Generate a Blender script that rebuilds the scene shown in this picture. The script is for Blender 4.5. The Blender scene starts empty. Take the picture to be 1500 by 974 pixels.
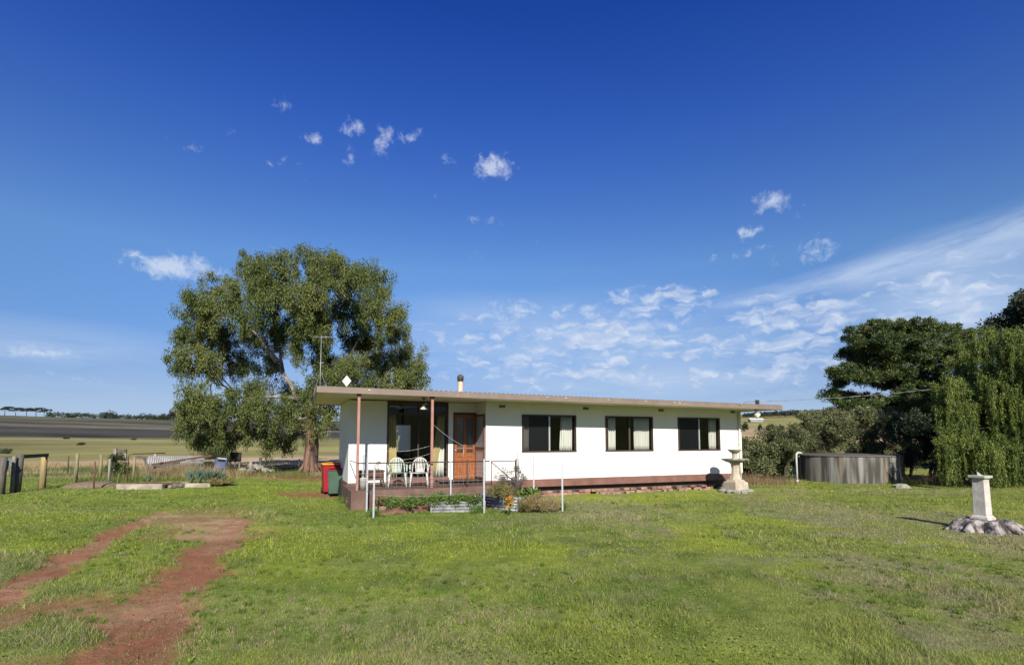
import bpy, math, random
import numpy as np
from mathutils import Vector, Matrix

R = math.radians
rnd = random.Random(7)
rng = np.random.default_rng(11)
S = bpy.context.scene
COL = S.collection

# ------------------------------------------------------------------ camera, world, sun, exposure
EYE = 1.9; F = 800.0; PITCH = math.atan(0.08); CY = 487 + 92
cam_d = bpy.data.cameras.new('camera'); cam = bpy.data.objects.new('camera', cam_d); COL.objects.link(cam)
cam.location = (0, 0, EYE); cam.rotation_euler = (R(90) + PITCH, 0, 0)
cam_d.sensor_width = 36; cam_d.lens = F / 1500 * 36; cam_d.shift_y = 92 / 1500
cam_d.clip_start = 0.1; cam_d.clip_end = 8000
S.camera = cam
CP, SP = math.cos(PITCH), math.sin(PITCH)

def ray(px, py):
    a = (px - 750) / F; b = (CY - py) / F
    return Vector((a, CP - b * SP, SP + b * CP))
def atY(px, py, Y):                      # world point seen at photo pixel, at distance Y
    d = ray(px, py); t = Y / d.y
    return Vector((d.x * t, Y, EYE + d.z * t))
def gnd(px, py, z=0.0):                  # world point on level z
    d = ray(px, py); t = (z - EYE) / d.z
    return Vector((d.x * t, d.y * t, z))
def PX(px, Y): return (px - 750) / F * (Y * CP - EYE * SP)
def azel(px, py):
    d = ray(px, py).normalized()
    return math.atan2(d.x, d.y), math.asin(d.z)

SUN_AZ = R(9); SUN_EL = R(31)            # behind the camera, a little to its right
sd = Vector((math.sin(SUN_AZ) * math.cos(SUN_EL), -math.cos(SUN_AZ) * math.cos(SUN_EL), math.sin(SUN_EL)))
sl = bpy.data.lights.new('sun', 'SUN'); sl.energy = 4.6; sl.angle = R(0.53); sl.color = (1.0, 0.93, 0.82)
so = bpy.data.objects.new('sun', sl); COL.objects.link(so)
so.rotation_euler = (-sd).to_track_quat('-Z', 'Y').to_euler(); so.location = (0, 0, 60)

W = bpy.data.worlds.new('World'); S.world = W; W.use_nodes = True
SKY_STRENGTH = 0.066
def build_world():
    nt = W.node_tree; N = nt.nodes; L = nt.links; N.clear()
    def node(t, **k):
        n = N.new(t)
        for a, b in k.items(): setattr(n, a, b)
        return n
    def put(n, i, v):
        if isinstance(v, bpy.types.NodeSocket): L.new(v, n.inputs[i])
        elif v is not None: n.inputs[i].default_value = v
    def M(op, a, b=None, c=None, clamp=False):
        n = node('ShaderNodeMath', operation=op, use_clamp=clamp); put(n, 0, a); put(n, 1, b)
        if c is not None: put(n, 2, c)
        return n.outputs[0]
    def V(op, a, b=None):
        n = node('ShaderNodeVectorMath', operation=op); put(n, 0, a)
        if b is not None: put(n, 1, b)
        return n
    def noise(vec, scale, detail=4, rough=0.55, dist=0.0):
        n = node('ShaderNodeTexNoise'); put(n, 'Vector', vec); put(n, 'Scale', scale); put(n, 'Detail', detail)
        put(n, 'Roughness', rough); put(n, 'Distortion', dist)
        return n.outputs['Fac']
    def smooth(x, a, b):
        n = node('ShaderNodeMapRange', interpolation_type='SMOOTHSTEP'); put(n, 0, x); put(n, 1, a); put(n, 2, b)
        return n.outputs[0]
    sky = node('ShaderNodeTexSky', sky_type='NISHITA', sun_disc=False)
    sky.sun_elevation = SUN_EL; sky.sun_rotation = math.pi - SUN_AZ
    sky.air_density = 1.0; sky.dust_density = 0.25; sky.ozone_density = 3.0; sky.altitude = 100
    hs = node('ShaderNodeHueSaturation'); put(hs, 'Color', sky.outputs[0]); put(hs, 'Saturation', 1.14)
    tc = node('ShaderNodeTexCoord'); d = V('NORMALIZE', tc.outputs['Generated']).outputs[0]
    sep = node('ShaderNodeSeparateXYZ'); L.new(d, sep.inputs[0])
    az = M('ARCTAN2', sep.outputs[0], sep.outputs[1]); el = M('ARCSINE', sep.outputs[2])
    # the deep polarised blue higher up
    g = node('ShaderNodeValToRGB'); put(g, 0, M('MULTIPLY', el, 1.2))
    e = g.color_ramp.elements; e[0].position = 0.0; e[0].color = (0.37, 0.425, 0.64, 1)
    e[1].position = 0.83; e[1].color = (0.187, 0.40, 1.03, 1)
    for p, c in ((0.11, (0.39, 0.445, 0.67, 1)), (0.22, (0.57, 0.63, 0.82, 1)), (0.36, (0.77, 0.825, 0.975, 1)), (0.5, (0.56, 0.68, 1.04, 1)), (0.636, (0.373, 0.555, 1.10, 1))):
        q = e.new(p); q.color = c
    mul = node('ShaderNodeMix', data_type='RGBA', blend_type='MULTIPLY'); put(mul, 0, 1.0); put(mul, 6, hs.outputs[0]); put(mul, 7, g.outputs[0])
    base = mul.outputs[2]
    cmb = node('ShaderNodeCombineXYZ'); put(cmb, 0, az); put(cmb, 1, el)
    P0 = cmb.outputs[0]
    wn = node('ShaderNodeTexNoise'); put(wn, 'Vector', P0); put(wn, 'Scale', 26.0); put(wn, 'Detail', 3.0)
    wob = V('MULTIPLY', V('SUBTRACT', wn.outputs['Color'], (0.5, 0.5, 0.5)).outputs[0], (0.055, 0.03, 0.0)).outputs[0]
    PW = V('ADD', P0, wob).outputs[0]
    def blob(px, py, w, h, op, vec=PW):
        a0, e0 = azel(px, py); a1, _ = azel(px + w, py); _, e1 = azel(px, py - h)
        q = V('MULTIPLY', V('SUBTRACT', vec, (a0, e0, 0)).outputs[0], (1 / abs(a1 - a0), 1 / abs(e1 - e0), 0)).outputs[0]
        r = V('LENGTH', q).outputs['Value']
        return M('MULTIPLY', M('SUBTRACT', 1.0, r, clamp=True), op)
    def maxof(l):
        x = l[0]
        for y in l[1:]: x = M('MAXIMUM', x, y)
        return x
    small = [(726, 243, 32, 19, 1.5), (562, 206, 17, 26, 1.25), (516, 186, 20, 13, 1.1), (600, 200, 20, 14, .85), (456, 204, 15, 12, 1.0),
             (512, 225, 15, 20, .8), (420, 240, 32, 13, .55), (412, 153, 22, 13, .6), (333, 193, 13, 11, .55), (280, 213, 30, 13, .45),
             (652, 232, 15, 13, .6), (705, 325, 42, 11, .6), (790, 356, 8, 6, .5), (452, 262, 14, 8, .4), (640, 290, 9, 8, .4),
             (1132, 294, 36, 18, 1.35), (1172, 308, 18, 10, .7), (1097, 338, 22, 11, 1.25), (1195, 366, 40, 24, 1.0), (1130, 385, 16, 9, .5), (1095, 368, 34, 9, .6),
             (1048, 378, 24, 12, .5), (255, 391, 78, 21, 1.7), (205, 379, 36, 10, 1.2), (300, 398, 42, 8, 1.1), (55, 517, 78, 12, 1.1),
             (100, 553, 72, 9, .7), (757, 455, 30, 10, 1.1), (728, 456, 36, 22, .7), (695, 378, 22, 7, .4)]
    mb = maxof([blob(a_, b_, c_ * 1.3, d_ * 1.35, e_) for a_, b_, c_, d_, e_ in small])
    fn = noise(P0, 62.0, 6, 0.66, 0.3)
    d_small = smooth(M('ADD', mb, M('MULTIPLY', M('SUBTRACT', fn, 0.5), 2.6)), 0.30, 1.55)
    d_small = M('MULTIPLY', d_small, smooth(mb, 0.02, 0.22))
    d_small = M('MULTIPLY', d_small, 0.72)
    # puffy mid-level field low on the right
    fld = maxof([blob(960, 440, 130, 30, 1.1), blob(1160, 465, 260, 42, 1.15), blob(1400, 430, 240, 90, 1.0), blob(880, 490, 270, 55, 1.1),
                 blob(1080, 505, 420, 50, 1.0), blob(800, 535, 260, 32, .8), blob(690, 515, 130, 50, .55), blob(760, 460, 75, 24, .6), blob(1300, 470, 220, 40, .8), blob(900, 550, 420, 34, .8), blob(720, 495, 150, 40, .7), blob(1150, 540, 300, 40, .9)])
    mp = V('MULTIPLY', PW, (1.0, 2.6, 1.0)).outputs[0]
    pn = noise(mp, 21.0, 5, 0.52, 0.0)
    big = noise(mp, 7.0, 2, 0.5)
    w2 = node('ShaderNodeTexNoise'); put(w2, 'Vector', mp); put(w2, 'Scale', 60.0); put(w2, 'Detail', 4.0)
    vv = V('ADD', mp, V('MULTIPLY', V('SUBTRACT', w2.outputs['Color'], (.5, .5, .5)).outputs[0], (.030, .030, 0)).outputs[0]).outputs[0]
    vo = node('ShaderNodeTexVoronoi', feature='SMOOTH_F1'); put(vo, 'Vector', vv); put(vo, 'Scale', 26.0); put(vo, 'Smoothness', .35)
    vo2 = node('ShaderNodeTexVoronoi', feature='SMOOTH_F1'); put(vo2, 'Vector', vv); put(vo2, 'Scale', 55.0); put(vo2, 'Smoothness', .35)
    puff = M('ADD', M('MULTIPLY', M('SUBTRACT', .45, vo.outputs['Distance']), 1.3), M('MULTIPLY', M('SUBTRACT', .45, vo2.outputs['Distance']), .7))
    dn = M('ADD', M('MULTIPLY', puff, 1.0), M('ADD', M('MULTIPLY', M('SUBTRACT', pn, .5), 1.6), M('ADD', M('MULTIPLY', fld, .9), M('MULTIPLY', M('SUBTRACT', big, .5), 1.3))))
    d_f = M('MULTIPLY', M('MULTIPLY', smooth(dn, 0.10, 1.15), smooth(fld, 0.0, 0.30)), 0.78)
    # cirrus band climbing to the right
    a0, e0 = azel(1040, 448); a1, e1 = azel(1500, 322); ln = math.hypot(a1 - a0, e1 - e0)
    ux, uy = (a1 - a0) / ln, (e1 - e0) / ln
    rel = V('SUBTRACT', P0, (a0, e0, 0)).outputs[0]
    t = V('DOT_PRODUCT', rel, (ux, uy, 0)).outputs['Value']; v = V('DOT_PRODUCT', rel, (-uy, ux, 0)).outputs['Value']
    tv = node('ShaderNodeCombineXYZ'); put(tv, 0, M('MULTIPLY', t, 5.0)); put(tv, 1, M('MULTIPLY', v, 34.0))
    cn = noise(tv.outputs[0], 1.3, 6, 0.62, 0.4)
    wdt = M('ADD', 0.012, M('MULTIPLY', M('MAXIMUM', t, 0.0), 0.085))
    band = M('SUBTRACT', 1.0, M('DIVIDE', M('ABSOLUTE', M('ADD', v, M('MULTIPLY', t, 0.03))), wdt), clamp=True)
    band = M('MULTIPLY', smooth(band, 0.0, 0.9), smooth(t, -0.03, 0.08))
    d_c = M('MULTIPLY', M('MULTIPLY', band, smooth(cn, 0.22, 0.72)), 0.62)
    # thin veil low down
    veil = maxof([blob(900, 520, 520, 110, .55, P0), blob(1400, 450, 340, 130, .8, P0), blob(60, 510, 330, 55, .55, P0), blob(60, 570, 400, 55, .4, P0), blob(950, 560, 700, 70, .75, P0), blob(800, 500, 380, 80, .6, P0), M('MULTIPLY', smooth(el, .19, .02), .55), blob(1100, 590, 600, 50, .35, P0), blob(700, 460, 170, 40, .4, P0)])
    sv = V('MULTIPLY', P0, (1.0, 6.0, 1.0)).outputs[0]
    vn = noise(sv, 5.0, 5, 0.6, 0.5)
    d_v = M('MULTIPLY', M('MULTIPLY', veil, smooth(vn, -.05, 0.60)), 1.25)
    k = SKY_STRENGTH
    grey = node('ShaderNodeMix', data_type='RGBA'); put(grey, 0, smooth(noise(mp, 34.0, 4, .55), 0.38, 0.62))
    put(grey, 6, (0.27 / k, 0.32 / k, 0.43 / k, 1)); put(grey, 7, (0.36 / k, 0.40 / k, 0.47 / k, 1))
    def over(c, dens, colr):
        m = node('ShaderNodeMix', data_type='RGBA'); put(m, 0, dens); put(m, 6, c); put(m, 7, colr); return m.outputs[2]
    c = over(base, d_v, (0.235 / k, 0.31 / k, 0.43 / k, 1))
    c = over(c, d_c, (0.30 / k, 0.36 / k, 0.46 / k, 1))
    c = over(c, d_f, grey.outputs[2])
    c = over(c, d_small, (0.36 / k, 0.40 / k, 0.47 / k, 1))
    bg = node('ShaderNodeBackground'); put(bg, 'Color', c); put(bg, 'Strength', k)
    out = node('ShaderNodeOutputWorld'); L.new(bg.outputs[0], out.inputs[0])
build_world()
S.view_settings.view_transform = 'Standard'; S.view_settings.look = 'None'
S.view_settings.exposure = 0.95; S.view_settings.gamma = 1.0; S.view_settings.use_curve_mapping = False
S.render.engine = 'CYCLES'
try:
    S.cycles.max_bounces = 6; S.cycles.transparent_max_bounces = 12; S.cycles.diffuse_bounces = 3
except Exception: pass

# ------------------------------------------------------------------ noise in numpy
_tab = np.random.default_rng(3).random((256, 256))
def vnoise(x, y):
    xi = np.floor(x).astype(int); yi = np.floor(y).astype(int); fx = x - xi; fy = y - yi
    fx = fx * fx * (3 - 2 * fx); fy = fy * fy * (3 - 2 * fy)
    a = _tab[xi & 255, yi & 255]; b = _tab[(xi + 1) & 255, yi & 255]; c = _tab[xi & 255, (yi + 1) & 255]; d = _tab[(xi + 1) & 255, (yi + 1) & 255]
    return (a * (1 - fx) + b * fx) * (1 - fy) + (c * (1 - fx) + d * fx) * fy
def fbm(x, y, o=4, s=1.0):
    v = 0; a = 0.5; t = 0
    for i in range(o):
        v = v + a * vnoise(x * s + 17.3 * i, y * s + 9.1 * i); t += a; a *= 0.5; s *= 2.03
    return v / t
def sst(x, a, b):
    t = np.clip((x - a) / (b - a), 0, 1); return t * t * (3 - 2 * t)

# ------------------------------------------------------------------ materials
MATS = {}
def mat(name, c1, c2=None, scale=6.0, rough=0.8, bump=0.0, bscale=None, metal=0.0, detail=5.0, stretch=(1, 1, 1), ramp=(0.35, 0.65), c3=None, s3=2.0, r3=(0.55, 0.7), spec=0.3, island=0.0):
    m = bpy.data.materials.new(name); m.use_nodes = True; nt = m.node_tree; N = nt.nodes; L = nt.links
    b = N['Principled BSDF']; b.inputs['Roughness'].default_value = rough; b.inputs['Metallic'].default_value = metal
    b.inputs['Specular IOR Level'].default_value = spec
    tc = N.new('ShaderNodeTexCoord'); mp = N.new('ShaderNodeMapping'); mp.inputs['Scale'].default_value = stretch
    L.new(tc.outputs['Object'], mp.inputs[0])
    c2 = c2 or tuple(x * 0.75 for x in c1)
    n = N.new('ShaderNodeTexNoise'); n.inputs['Scale'].default_value = scale; n.inputs['Detail'].default_value = detail; L.new(mp.outputs[0], n.inputs['Vector'])
    r = N.new('ShaderNodeValToRGB'); r.color_ramp.elements[0].position = ramp[0]; r.color_ramp.elements[1].position = ramp[1]
    r.color_ramp.elements[0].color = (*c1, 1); r.color_ramp.elements[1].color = (*c2, 1); L.new(n.outputs['Fac'], r.inputs[0])
    c = r.outputs[0]
    if c3:
        n3 = N.new('ShaderNodeTexNoise'); n3.inputs['Scale'].default_value = s3; n3.inputs['Detail'].default_value = 6; L.new(mp.outputs[0], n3.inputs['Vector'])
        mr = N.new('ShaderNodeMapRange'); mr.inputs[1].default_value = r3[0]; mr.inputs[2].default_value = r3[1]; L.new(n3.outputs['Fac'], mr.inputs[0])
        mx = N.new('ShaderNodeMix'); mx.data_type = 'RGBA'; L.new(mr.outputs[0], mx.inputs[0]); L.new(c, mx.inputs[6]); mx.inputs[7].default_value = (*c3, 1); c = mx.outputs[2]
    if island:
        g = N.new('ShaderNodeNewGeometry'); mr = N.new('ShaderNodeMapRange'); mr.inputs[3].default_value = 1 - island; mr.inputs[4].default_value = 1 + island
        L.new(g.outputs['Random Per Island'], mr.inputs[0]); mx = N.new('ShaderNodeMix'); mx.data_type = 'RGBA'; mx.blend_type = 'MULTIPLY'; mx.inputs[0].default_value = 1
        L.new(c, mx.inputs[6]); L.new(mr.outputs[0], mx.inputs[7]); c = mx.outputs[2]
    L.new(c, b.inputs['Base Color'])
    if bump:
        bn = N.new('ShaderNodeTexNoise'); bn.inputs['Scale'].default_value = bscale or scale * 4; bn.inputs['Detail'].default_value = 5; L.new(mp.outputs[0], bn.inputs['Vector'])
        bp = N.new('ShaderNodeBump'); bp.inputs['Strength'].default_value = bump; bp.inputs['Distance'].default_value = 0.02
        L.new(bn.outputs['Fac'], bp.inputs['Height']); L.new(bp.outputs[0], b.inputs['Normal'])
    MATS[name] = m; return m

def leafmat(name, c1, c2, c3=None, trans=0.3, rough=0.55, cs=0.5):
    m = bpy.data.materials.new(name); m.use_nodes = True; nt = m.node_tree; N = nt.nodes; L = nt.links
    b = N['Principled BSDF']; out = N['Material Output']; b.inputs['Roughness'].default_value = rough; b.inputs['Specular IOR Level'].default_value = 0.35
    g = N.new('ShaderNodeNewGeometry'); r = N.new('ShaderNodeValToRGB'); e = r.color_ramp.elements
    e[0].color = (*c1, 1); e[1].color = (*c2, 1); e[0].position = 0.1; e[1].position = 0.75
    if c3: q = e.new(0.97); q.color = (*c3, 1)
    tc = N.new('ShaderNodeTexCoord'); n = N.new('ShaderNodeTexNoise'); n.inputs['Scale'].default_value = cs; n.inputs['Detail'].default_value = 2; L.new(tc.outputs['Object'], n.inputs['Vector'])
    ma = N.new('ShaderNodeMath'); ma.operation = 'MULTIPLY_ADD'; L.new(n.outputs['Fac'], ma.inputs[0]); ma.inputs[1].default_value = 1.6; ma.inputs[2].default_value = -0.8
    ad = N.new('ShaderNodeMath'); ad.operation = 'ADD'; L.new(ma.outputs[0], ad.inputs[0]); L.new(g.outputs['Random Per Island'], ad.inputs[1]); L.new(ad.outputs[0], r.inputs[0])
    L.new(r.outputs[0], b.inputs['Base Color'])
    t = N.new('ShaderNodeBsdfTranslucent'); L.new(r.outputs[0], t.inputs[0])
    mx = N.new('ShaderNodeMixShader'); mx.inputs[0].default_value = trans; L.new(b.outputs[0], mx.inputs[1]); L.new(t.outputs[0], mx.inputs[2]); L.new(mx.outputs[0], out.inputs[0])
    MATS[name] = m; return m

def glassmat(name, tint, fac, rough=0.02):
    m = bpy.data.materials.new(name); m.use_nodes = True; nt = m.node_tree; N = nt.nodes; L = nt.links
    for n in list(N): N.remove(n)
    o = N.new('ShaderNodeOutputMaterial'); t = N.new('ShaderNodeBsdfTransparent'); t.inputs[0].default_value = (*tint, 1)
    g = N.new('ShaderNodeBsdfGlossy'); g.inputs['Roughness'].default_value = rough; g.inputs[0].default_value = (.9, .95, 1, 1)
    f = N.new('ShaderNodeFresnel'); f.inputs[0].default_value = 1.45; ma = N.new('ShaderNodeMath'); ma.operation = 'MULTIPLY'; ma.inputs[1].default_value = fac; L.new(f.outputs[0], ma.inputs[0])
    mx = N.new('ShaderNodeMixShader'); L.new(ma.outputs[0], mx.inputs[0]); L.new(t.outputs[0], mx.inputs[1]); L.new(g.outputs[0], mx.inputs[2]); L.new(mx.outputs[0], o.inputs[0])
    MATS[name] = m; return m

# ------------------------------------------------------------------ mesh helper
class MB:
    def __init__(s): s.v = []; s.f = []; s.n = 0; s.sm = []
    def add(s, vs, fs, smooth=False):
        b = s.n; s.v.extend([tuple(p) for p in vs]); s.n += len(vs)
        s.f.extend([tuple(b + i for i in f) for f in fs]); s.sm.extend([smooth] * len(fs)); return s
    def box(s, x0, x1, y0, y1, z0, z1, m=None, taper=None):
        vs = [Vector(p) for p in ((x0, y0, z0), (x1, y0, z0), (x1, y1, z0), (x0, y1, z0), (x0, y0, z1), (x1, y0, z1), (x1, y1, z1), (x0, y1, z1))]
        if taper:
            cx, cy = (x0 + x1) / 2, (y0 + y1) / 2
            for i in range(4, 8): vs[i].x = cx + (vs[i].x - cx) * taper; vs[i].y = cy + (vs[i].y - cy) * taper
        if m: vs = [m @ p for p in vs]
        return s.add(vs, [(0, 3, 2, 1), (4, 5, 6, 7), (0, 1, 5, 4), (1, 2, 6, 5), (2, 3, 7, 6), (3, 0, 4, 7)])
    def beam(s, a, b, w, h=None):
        h = h or w; a = Vector(a); b = Vector(b); d = (b - a); L = d.length
        m = Matrix.Translation(a) @ d.to_track_quat('X', 'Z').to_matrix().to_4x4()
        return s.box(0, L, -w / 2, w / 2, -h / 2, h / 2, m)
    def tube(s, pts, r, seg=8, cap=True, wob=0.0):
        pts = [Vector(p) for p in pts]; n = len(pts); rs = r if isinstance(r, (list, tuple)) else [r] * n
        vs = []; prev = None
        for i, p in enumerate(pts):
            d = (pts[min(i + 1, n - 1)] - pts[max(i - 1, 0)])
            if d.length < 1e-9: d = Vector((0, 0, 1))
            d.normalize()
            if prev is None:
                a = d.orthogonal().normalized()
            else:
                a = (prev - d * prev.dot(d))
                a = a.normalized() if a.length > 1e-6 else d.orthogonal().normalized()
            prev = a; b = d.cross(a)
            for k in range(seg):
                t = 2 * math.pi * k / seg; q = rs[i] * (1 + (rnd.uniform(-wob, wob) if wob else 0))
                vs.append(p + a * (math.cos(t) * q) + b * (math.sin(t) * q))
        fs = []
        for i in range(n - 1):
            for k in range(seg):
                k2 = (k + 1) % seg; fs.append((i * seg + k, i * seg + k2, (i + 1) * seg + k2, (i + 1) * seg + k))
        s.add(vs, fs, True)
        if cap:
            b0 = s.n - len(vs)
            s.f.append(tuple(b0 + k for k in reversed(range(seg)))); s.sm.append(False)
            s.f.append(tuple(b0 + (n - 1) * seg + k for k in range(seg))); s.sm.append(False)
        return s
    def lathe(s, prof, seg=24, c=(0, 0, 0), smooth=True, sx=1, sy=1, wob=0.0, rot=0.0):
        vs = []; n = len(prof)
        for r, z in prof:
            for k in range(seg):
                t = 2 * math.pi * k / seg + rot; q = r * (1 + (rnd.uniform(-wob, wob) if wob else 0))
                vs.append((c[0] + q * math.cos(t) * sx, c[1] + q * math.sin(t) * sy, c[2] + z))
        fs = []
        for i in range(n - 1):
            for k in range(seg):
                k2 = (k + 1) % seg; fs.append((i * seg + k, i * seg + k2, (i + 1) * seg + k2, (i + 1) * seg + k))
        s.add(vs, fs, smooth); return s
    def sheet(s, P, nu, nv, thick=0.0):          # P(u,v) -> point
        vs = [Vector(P(i / nu, j / nv)) for j in range(nv + 1) for i in range(nu + 1)]
        fs = [(j * (nu + 1) + i, j * (nu + 1) + i + 1, (j + 1) * (nu + 1) + i + 1, (j + 1) * (nu + 1) + i) for j in range(nv) for i in range(nu)]
        s.add(vs, fs, True); return s
    def build(s, name, m, parent=None, world=False, bevel=0.0, solid=0.0):
        me = bpy.data.meshes.new(name)
        vs = s.v
        if world and parent is not None:
            l = parent.location; vs = [(p[0] - l.x, p[1] - l.y, p[2] - l.z) for p in vs]
        me.from_pydata(vs, [], s.f); me.polygons.foreach_set('use_smooth', s.sm)
        me.materials.append(MATS[m] if isinstance(m, str) else m); me.update()
        o = bpy.data.objects.new(name, me); COL.objects.link(o)
        if parent is not None: o.parent = parent
        if bevel:
            b = o.modifiers.new('bevel', 'BEVEL'); b.width = bevel; b.segments = 2; b.limit_method = 'ANGLE'
        if solid:
            b = o.modifiers.new('solid', 'SOLIDIFY'); b.thickness = solid; b.offset = 0
        return o
def quads_obj(name, V4, m, parent=None, col=None, tri=False):
    """V4: (n,k,3) array of faces in world or local coordinates -> one mesh"""
    n, k = V4.shape[0], V4.shape[1]
    me = bpy.data.meshes.new(name); me.vertices.add(n * k); me.vertices.foreach_set('co', V4.reshape(-1).astype(np.float32))
    me.loops.add(n * k); me.loops.foreach_set('vertex_index', np.arange(n * k, dtype=np.int32))
    me.polygons.add(n); me.polygons.foreach_set('loop_start', np.arange(0, n * k, k, dtype=np.int32))
    try: me.polygons.foreach_set('loop_total', np.full(n, k, dtype=np.int32))
    except Exception: pass
    if col is not None:
        a = me.color_attributes.new('Col', 'FLOAT_COLOR', 'POINT')
        c = np.ones((n * k, 4), dtype=np.float32); c[:, :3] = np.repeat(col, k, axis=0); a.data.foreach_set('color', c.reshape(-1))
    me.update(calc_edges=True); me.validate()
    me.materials.append(MATS[m] if isinstance(m, str) else m)
    o = bpy.data.objects.new(name, me); COL.objects.link(o)
    if parent is not None: o.parent = parent
    return o
def tag(o, label=None, cat=None, group=None, kind=None):
    if label: o['label'] = label
    if cat: o['category'] = cat
    if group: o['group'] = group
    if kind: o['kind'] = kind
    return o
def thing(name, label, cat, loc=(0, 0, 0), rz=0.0, group=None):
    o = bpy.data.objects.new(name, None); COL.objects.link(o); o.location = loc; o.rotation_euler = (0, 0, rz); o.empty_display_size = 0.2
    return tag(o, label, cat, group)
def dup(root, loc, rz=0.0, label=None, scale=None):
    def cp(o, par):
        c = o.copy(); COL.objects.link(c)
        if par is not None: c.parent = par
        for ch in list(KIDS.get(o.name, o.children)): cp(ch, c)
        return c
    r = cp(root, None); r.location = loc; r.rotation_euler = (0, 0, rz)
    if scale: r.scale = (scale,) * 3 if isinstance(scale, (int, float)) else scale
    if label: r['label'] = label
    return r
KIDS = {}

# ------------------------------------------------------------------ palette
mat('wall_white', (.60, .59, .565), (.57, .56, .53), 0.8, .55, .05, 30, c3=(.56, .53, .45), s3=1.4, r3=(.62, .85))
mat('soffit_cream', (.66, .62, .50), (.60, .56, .44), 1.2, .6)
mat('fascia_brown', (.175, .137, .112), (.145, .112, .092), 2.5, .5, c3=(.40, .36, .32), s3=3.0, r3=(.68, .8))
mat('skirt_brown', (.17, .085, .065), (.12, .06, .048), 3, .65, .1, 40)
mat('slab_brown', (.085, .048, .038), (.13, .085, .065), 2.5, .8, .2, 30)
mat('post_pink', (.30, .15, .12), (.24, .12, .10), 6, .5)
mat('dark_frame', (.035, .022, .018), (.05, .032, .026), 6, .45)
mat('black_rubber', (.012, .012, .012), (.02, .02, .02), 6, .6)
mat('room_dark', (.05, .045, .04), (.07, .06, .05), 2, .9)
mat('curtain_white', (.62, .60, .56), (.52, .50, .46), 4, .9, stretch=(12, 1, .3))
mat('curtain_yellow', (.48, .40, .20), (.38, .30, .14), 4, .9, stretch=(12, 1, .3))
mat('door_wood', (.26, .085, .026), (.16, .05, .016), 5, .4, .08, 30, stretch=(5, 1, .6))
mat('door_dark_wood', (.10, .045, .022), (.06, .03, .015), 5, .5, stretch=(5, 1, .6))
mat('metal_grey', (.42, .43, .44), (.34, .35, .36), 9, .45, metal=.5)
mat('galv_white', (.36, .38, .40), (.27, .29, .31), 14, .5, metal=.2)
mat('wire', (.30, .31, .32), (.22, .22, .22), 9, .5, metal=.5)
mat('dark_metal', (.045, .035, .032), (.07, .045, .035), 9, .6)
mat('rust_metal', (.13, .055, .035), (.09, .05, .04), 12, .8)
mat('terracotta_flue', (.55, .42, .30), (.42, .32, .24), 8, .7)
mat('brick_red', (.26, .15, .11), (.17, .10, .08), 9, .9, .5, 25, island=.35)
mat('stone_cream', (.40, .35, .28), (.30, .25, .195), 5, .85, .4, 30, c3=(.25, .23, .17), s3=3.0, r3=(.58, .72))
mat('stone_grey', (.26, .27, .22), (.16, .17, .14), 9, .9, .5, 30)
mat('loose_brick', (.28, .20, .15), (.20, .13, .10), 6, .9)
mat('sundial_white', (.45, .425, .385), (.34, .315, .275), 6, .8, .25, 25, c3=(.42, .27, .15), s3=2.2, r3=(.6, .78))
mat('sundial_cap', (.36, .37, .31), (.26, .28, .22), 8, .85, .3, 25)
mat('stump', (.29, .265, .25), (.045, .038, .035), 9, .95, 1.0, 18, stretch=(1, 1, .22), ramp=(.42, .60))
mat('concrete_tank', (.20, .195, .175), (.045, .042, .038), 2.2, .9, .3, 20, stretch=(2.2, 2.2, .18), ramp=(.38, .60), c3=(.17, .10, .05), s3=.9, r3=(.56, .66))
mat('pvc_white', (.42, .42, .40), (.34, .34, .32), 3, .4)
mat('plastic_white', (.46, .46, .43), (.38, .38, .35), 5, .4)
mat('plastic_green_white', (.33, .41, .36), (.37, .43, .38), 5, .45)
mat('bin_red', (.26, .012, .022), (.20, .01, .018), 3, .45)
mat('bin_yellow', (.75, .38, .02), (.65, .30, .02), 3, .45)
mat('bin_green', (.045, .085, .060), (.035, .065, .048), 3, .5)
mat('bin_dark', (.03, .032, .03), (.02, .02, .02), 3, .5)
mat('timber_grey', (.25, .225, .19), (.12, .105, .085), 4, .9, .4, 30, stretch=(1, 1, .3))
mat('timber_pale', (.33, .29, .23), (.19, .165, .125), 4, .9, .4, 30)
mat('post_yellow', (.29, .215, .095), (.18, .14, .075), 3, .85, .3, 20, stretch=(4, 4, .4))
mat('post_lichen', (.22, .195, .10), (.13, .115, .07), 5, .9, .4, 20, stretch=(4, 4, .4))
mat('post_dark', (.055, .05, .045), (.11, .10, .085), 5, .9, .4, 20, stretch=(4, 4, .4))
mat('rope_blue', (.03, .20, .32), (.06, .28, .36), 20, .8)
mat('chair_blue', (.06, .09, .19), (.045, .065, .14), 8, .7)
mat('corrugated', (.33, .33, .33), (.25, .25, .255), 3, .5, metal=.3, c3=(.25, .17, .13), s3=3, r3=(.6, .75))
mat('bed_metal', (.20, .215, .24), (.14, .15, .17), 6, .5, metal=.25)
mat('bed_front', (.24, .25, .255), (.13, .135, .14), 6, .7)
mat('soil', (.16, .085, .055), (.10, .055, .038), 8, .95, .6, 25)
mat('soil_pale', (.20, .145, .10), (.13, .09, .065), 8, .95, .6, 20)
mat('gum_bark', (.25, .22, .19), (.11, .095, .08), 1.2, .85, .4, 8, stretch=(3, 3, .5))
mat('gum_butt', (.165, .095, .066), (.06, .04, .032), 1.6, .9, .7, 6, stretch=(3, 3, .35), ramp=(.42, .62))
mat('bark_dark', (.055, .044, .036), (.03, .025, .02), 3, .9, .5, 12)
mat('ochre', (.60, .24, .02), (.42, .15, .015), 20, .7)
mat('shed_white', (.6, .62, .64), (.5, .52, .54), .3, .6)
mat('shed_wall', (.25, .26, .25), (.2, .2, .2), .3, .8)
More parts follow.
